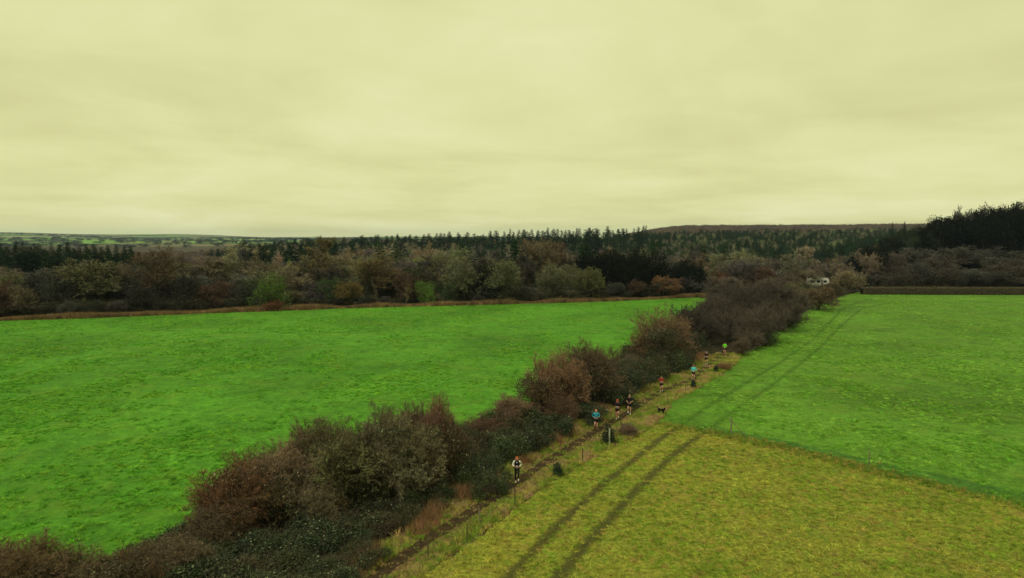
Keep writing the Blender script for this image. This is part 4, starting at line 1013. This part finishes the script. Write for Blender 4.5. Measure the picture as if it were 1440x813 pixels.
# ------------------------------------------------------------------ runners
def skin(name, verts, edges, radii, mat, parent, sub=2, root=0, loc=None):
    me = bpy.data.meshes.new(name + '_cage'); me.from_pydata(verts, edges, []); me.update()
    o = bpy.data.objects.new(name + '_cage', me); COL.objects.link(o)
    o.modifiers.new('skin', 'SKIN'); sv = me.skin_vertices[0].data
    for i, r in enumerate(radii):
        sv[i].radius = (r, r) if not isinstance(r, tuple) else r; sv[i].use_root = (i == root)
    o.modifiers.new('sub', 'SUBSURF').levels = sub
    dg = bpy.context.evaluated_depsgraph_get(); ev = o.evaluated_get(dg)
    m2 = bpy.data.meshes.new_from_object(ev, depsgraph=dg); m2.name = name
    COL.objects.unlink(o); bpy.data.objects.remove(o)
    m2.materials.clear(); m2.materials.append(mat)
    for p in m2.polygons: p.use_smooth = True
    return obj(name, m2, parent)
def ellip(name, c, r, mat, parent, nseg=12, zmin=-9.0):
    g = Geo(); V = []; k = nseg
    for i in range(k // 2 + 1):
        ph = math.pi * i / (k // 2)
        for j in range(k):
            th = 2 * math.pi * j / k; z_ = math.cos(ph); V.append((c[0] + r[0] * math.sin(ph) * math.cos(th), c[1] + r[1] * math.sin(ph) * math.sin(th), c[2] + r[2] * max(z_, zmin)))
    Q = [[i * k + j, i * k + (j + 1) % k, (i + 1) * k + (j + 1) % k, (i + 1) * k + j] for i in range(k // 2) for j in range(k)]
    g.add(V, Q=Q); return obj(name, g.mesh(name, mat, True), parent)

SKIN = paint('skin', C(.62, .34, .24), .6); SKIN2 = paint('skin_rosy', C(.60, .26, .20), .6)
BLACK = paint('black_cloth', C(.010, .010, .012)); WHITE = paint('white_cloth', C(.72, .72, .66)); SHOE = paint('shoe', C(.55, .56, .40))
def runner(u, v, h, label, top, bottom='shorts', sleeves='long', hair=(.12, .06, .03), skinm=None, phase=1, cap=None, vest=None, long_hair=False, bib=False, shoe=None, ponytail=False, pack=False, heading=None, socks=None, bag=False):
    skinm = skinm or SKIN; k = h / 1.75; s = phase
    e_ = bpy.data.objects.new('person', None); COL.objects.link(e_); e_.location = G(u, v) + Vector((0, 0, .02))
    hd = heading if heading is not None else -0.25
    e_.rotation_euler = (0, 0, hd); e_.scale = (k, k, k)
    tag(e_, label, 'person', 'runners on the muddy path')
    # joints: facing -y. s = +1 lifts the leg on the +x side
    hipL, hipR = (.095 * s, 0, .92), (-.095 * s, 0, .92)
    kL, aL, tL = (.105 * s, -.27, .60), (.10 * s, -.02, .26), (.10 * s, -.17, .17)
    kR, aR, tR = (-.09 * s, -.05, .50), (-.075 * s, .06, .09), (-.085 * s, -.12, .035)
    sh, el, wr = [], [], []
    for q in (1, -1):
        fwd = -1 if q * s < 0 else 1
        sh.append((.185 * q, .0, 1.43)); el.append((.285 * q, .10 + .10 * fwd * -1 * -1, 1.17)); wr.append((.17 * q, -.20 + .10 * fwd, 1.16 + .04 * fwd * -1))
    V = [(0, 0, .97), (0, .0, 1.12), (0, -.01, 1.28), (0, -.02, 1.42), (0, -.03, 1.50), (0, -.05, 1.58), (0, -.05, 1.67),
         hipL, kL, aL, tL, hipR, kR, aR, tR, sh[0], el[0], wr[0], sh[1], el[1], wr[1], (0, -.145, 1.60), (.095, -.04, 1.60), (-.095, -.04, 1.60)]
    Ed = [(0, 1), (1, 2), (2, 3), (3, 4), (4, 5), (5, 6), (0, 7), (7, 8), (8, 9), (9, 10), (0, 11), (11, 12), (12, 13), (13, 14), (3, 15), (15, 16), (16, 17), (3, 18), (18, 19), (19, 20), (5, 21), (5, 22), (5, 23)]
    Rd = [(.14, .10), (.125, .09), (.145, .10), (.13, .09), .052, (.085, .095), (.082, .095), .088, .058, .038, .032, .088, .058, .038, .032, .055, .040, .027, .055, .040, .027, .018, .016, .016]
    # hands: palm plus five bent fingers on each wrist
    for q, w_ in ((1, 17), (-1, 20)):
        wx, wy, wz = V[w_]; fd = Vector((-.35 * q, -.9, .05)).normalized(); palm = (wx + fd.x * .075, wy + fd.y * .075, wz + fd.z * .075)
        V.append(palm); pi_ = len(V) - 1; Ed.append((w_, pi_)); Rd.append((.036, .026))
        for j, (off, ln) in enumerate(((.027, .060), (.010, .070), (-.008, .066), (-.024, .052))):
            a = (palm[0] + fd.x * .035, palm[1] + fd.y * .035, palm[2] + off); b = (a[0] + fd.x * ln * .6, a[1] + fd.y * ln * .6, a[2] - .004); c = (b[0] - q * ln * .45, b[1] - ln * .1, b[2] - .006)
            V += [a, b, c]; n_ = len(V); Ed += [(pi_, n_ - 3), (n_ - 3, n_ - 2), (n_ - 2, n_ - 1)]; Rd += [.010, .009, .008]
        a = (palm[0] - fd.x * .03, palm[1] - fd.y * .03 - .005, palm[2] + .032); b = (a[0] + fd.x * .03, a[1] + fd.y * .03, a[2] + .03)
        V += [a, b]; n_ = len(V); Ed += [(pi_, n_ - 2), (n_ - 2, n_ - 1)]; Rd += [.011, .009]
    skin('body', V, Ed, Rd, skinm, e_, 1)
    for q in (1, -1): ellip('eye', (.033 * q, -.136, 1.635), (.012, .008, .009), BLACK, e_, 8)
    # clothes
    tv = [(0, 0, .99), (0, .0, 1.12), (0, -.01, 1.28), (0, -.02, 1.42), (0, -.03, 1.47)]; te = [(0, 1), (1, 2), (2, 3), (3, 4)]; tr = [(.155, .118), (.14, .108), (.162, .118), (.145, .105), .068]
    if vest: tr = [(r_[0] * .82, r_[1] * .82) if isinstance(r_, tuple) else r_ * .8 for r_ in tr]
    for a_, b_, c_ in ((sh[0], el[0], wr[0]), (sh[1], el[1], wr[1])):
        i = len(tv); end = c_ if sleeves == 'long' else tuple(Vector(a_).lerp(Vector(b_), .85))
        if sleeves == 'long': tv += [a_, b_, tuple(Vector(b_).lerp(Vector(c_), .93))]; te += [(3, i), (i, i + 1), (i + 1, i + 2)]; tr += [.070, .055, .042]
        else: tv += [a_, end]; te += [(3, i), (i, i + 1)]; tr += [.070, .056]
    skin('shirt' if sleeves != 'long' else 'jacket', tv, te, tr, top, e_, 2)
    if vest:
        skin('running_vest', [(0, 0, 1.0), (0, 0, 1.12), (0, -.01, 1.28), (0, -.02, 1.44), (.12, -.01, 1.46), (-.12, -.01, 1.46)], [(0, 1), (1, 2), (2, 3), (3, 4), (3, 5)], [(.175, .135), (.160, .128), (.185, .140), (.16, .125), .085, .085], vest, e_, 2)
        obj('shirt_front', boxmesh('shirt_front', [(0, -.152, 1.38, .04, .012, .10)], WHITE), e_)
    if bib: obj('race_number', boxmesh('race_number', [(0, -.150, 1.13, .13, .010, .08)], WHITE), e_)
    if bottom == 'shorts':
        skin('shorts', [(0, 0, .99), hipL, tuple(Vector(hipL).lerp(Vector(kL), .62)), hipR, tuple(Vector(hipR).lerp(Vector(kR), .62))], [(0, 1), (1, 2), (0, 3), (3, 4)], [(.150, .115), .108, .092, .108, .092], BLACK, e_, 2)
    else:
        skin('leggings', [(0, 0, .99), hipL, kL, tuple(Vector(kL).lerp(Vector(aL), .85)), hipR, kR, tuple(Vector(kR).lerp(Vector(aR), .85))], [(0, 1), (1, 2), (2, 3), (0, 4), (4, 5), (5, 6)], [(.150, .112), .100, .068, .046, .100, .068, .046], BLACK, e_, 2)
    for (kk_, a_, t_) in ((kL, aL, tL), (kR, aR, tR)):
        av, tv_ = Vector(a_), Vector(t_); hv = av + Vector((0, .045, -.03))
        skin('shoe', [tuple(hv), tuple(av + Vector((0, -.03, -.02))), tuple(tv_ + Vector((0, -.05, -.005)))], [(0, 1), (1, 2)], [.046, (.050, .045), (.042, .028)], shoe or SHOE, e_, 1)
        if socks: skin('sock', [tuple(av.lerp(Vector(kk_), .05)), tuple(av.lerp(Vector(kk_), .5))], [(0, 1)], [.046, .062], socks, e_, 1)
    hm = paint('hair', C(*hair))
    ellip('hair', (0, -.035, 1.665), (.098, .105, .098), hm, e_, 14, -.15)
    if long_hair:
        for q in (1, -1): skin('hair_strand', [(.085 * q, -.03, 1.66), (.105 * q, -.03, 1.56), (.095 * q, -.02, 1.45)], [(0, 1), (1, 2)], [.035, .04, .028], hm, e_, 1)
    if cap:
        ellip('cap', (0, -.045, 1.69), (.108, .115, .085), cap, e_, 14, -.05); obj('cap_peak', boxmesh('cap_peak', [(0, -.185, 1.69, .13, .09, .012)], cap), e_)
    if bag: skin('waist_bag', [(-.17, -.02, 1.05), (-.20, .02, .98)], [(0, 1)], [.06, .06], BLACK, e_, 1)
    return e_
BLUE = paint('blue_cloth', C(.030, .30, .42)); TEAL = paint('teal_cloth', C(.10, .62, .62)); REDC = paint('red_cloth', C(.30, .035, .025)); DKRED = paint('dark_red_black', C(.018, .010, .014)); LIMEC = paint('lime_cloth', C(.18, .85, .03)); REDCAP = paint('red_cap', C(.50, .06, .05)); NAVY = paint('dark_cloth', C(.014, .013, .020))
runner(727, 679, 1.74, 'red haired runner in black vest, white sleeves and black leggings, nearest runner', WHITE, 'leggings', 'long', (.42, .10, .03), vest=BLACK, long_hair=True, bib=True, shoe=paint('pale_shoe', C(.62, .62, .45)), bag=True, phase=1, heading=-.05)
runner(838, 606, 1.80, 'runner in loose bright blue top and black shorts with dark socks', BLUE, 'shorts', 'long', (.50, .22, .10), bib=False, shoe=BLACK, socks=BLACK, phase=-1, heading=-.05)
runner(868, 590, 1.76, 'runner in red cap and black top with pale bib, left of the all black one', DKRED, 'shorts', 'long', (.2, .07, .04), skinm=SKIN2, cap=REDCAP, bib=True, phase=1, shoe=SHOE)
runner(885, 583, 1.80, 'runner in black shirt and shorts with bare legs, right of the red cap', BLACK, 'shorts', 'short', (.25, .18, .12), phase=-1, shoe=WHITE)
runner(930, 552, 1.72, 'runner in dark red top on the verge above the black dog', REDC, 'shorts', 'long', (.10, .05, .03), bib=True, phase=1)
runner(975, 536, 1.82, 'runner in pale teal jacket and black shorts', TEAL, 'shorts', 'long', (.30, .14, .08), phase=-1, shoe=WHITE)
runner(993, 514, 1.74, 'runner in black shirt behind the teal jacket, by the mouth of the thicket', NAVY, 'shorts', 'short', (.45, .35, .28), bib=True, phase=1, shoe=WHITE)
runner(1019, 500, 1.78, 'runner in lime green top in the dark mouth of the thicket, farthest of all', LIMEC, 'shorts', 'short', (.02, .015, .01), phase=-1, shoe=BLACK)

def dog():
    e_ = bpy.data.objects.new('dog', None); COL.objects.link(e_); e_.location = G(930, 583) + Vector((0, 0, .02)); e_.rotation_euler = (0, 0, R(40)); e_.scale = (.85,) * 3
    tag(e_, 'black dog standing at the edge of the verge below the runner in red', 'dog')
    V = [(0, .30, .50), (0, .05, .50), (0, -.22, .50), (0, -.34, .60), (0, -.44, .70), (0, -.56, .67),
         (.08, .32, .40), (.09, .22, .28), (.09, .36, .17), (.09, .33, .03), (-.08, .32, .40), (-.09, .24, .28), (-.09, .40, .17), (-.09, .37, .03),
         (.07, -.24, .40), (.08, -.22, .20), (.08, -.25, .03), (-.07, -.24, .40), (-.08, -.28, .20), (-.08, -.33, .04),
         (0, .42, .58), (0, .52, .68), (0, .58, .78), (.06, -.40, .79), (-.06, -.40, .79)]
    Ed = [(0, 1), (1, 2), (2, 3), (3, 4), (4, 5), (0, 6), (6, 7), (7, 8), (8, 9), (0, 10), (10, 11), (11, 12), (12, 13), (2, 14), (14, 15), (15, 16), (2, 17), (17, 18), (18, 19), (0, 20), (20, 21), (21, 22), (4, 23), (4, 24)]
    Rd = [(.11, .12), (.11, .11), (.12, .15), (.085, .10), (.085, .09), (.045, .045), .09, .06, .035, .03, .09, .06, .035, .03, .07, .04, .033, .07, .04, .033, .04, .035, .025, .025, .025]
    skin('body', V, Ed, Rd, BLACK, e_, 2, 1)
dog()
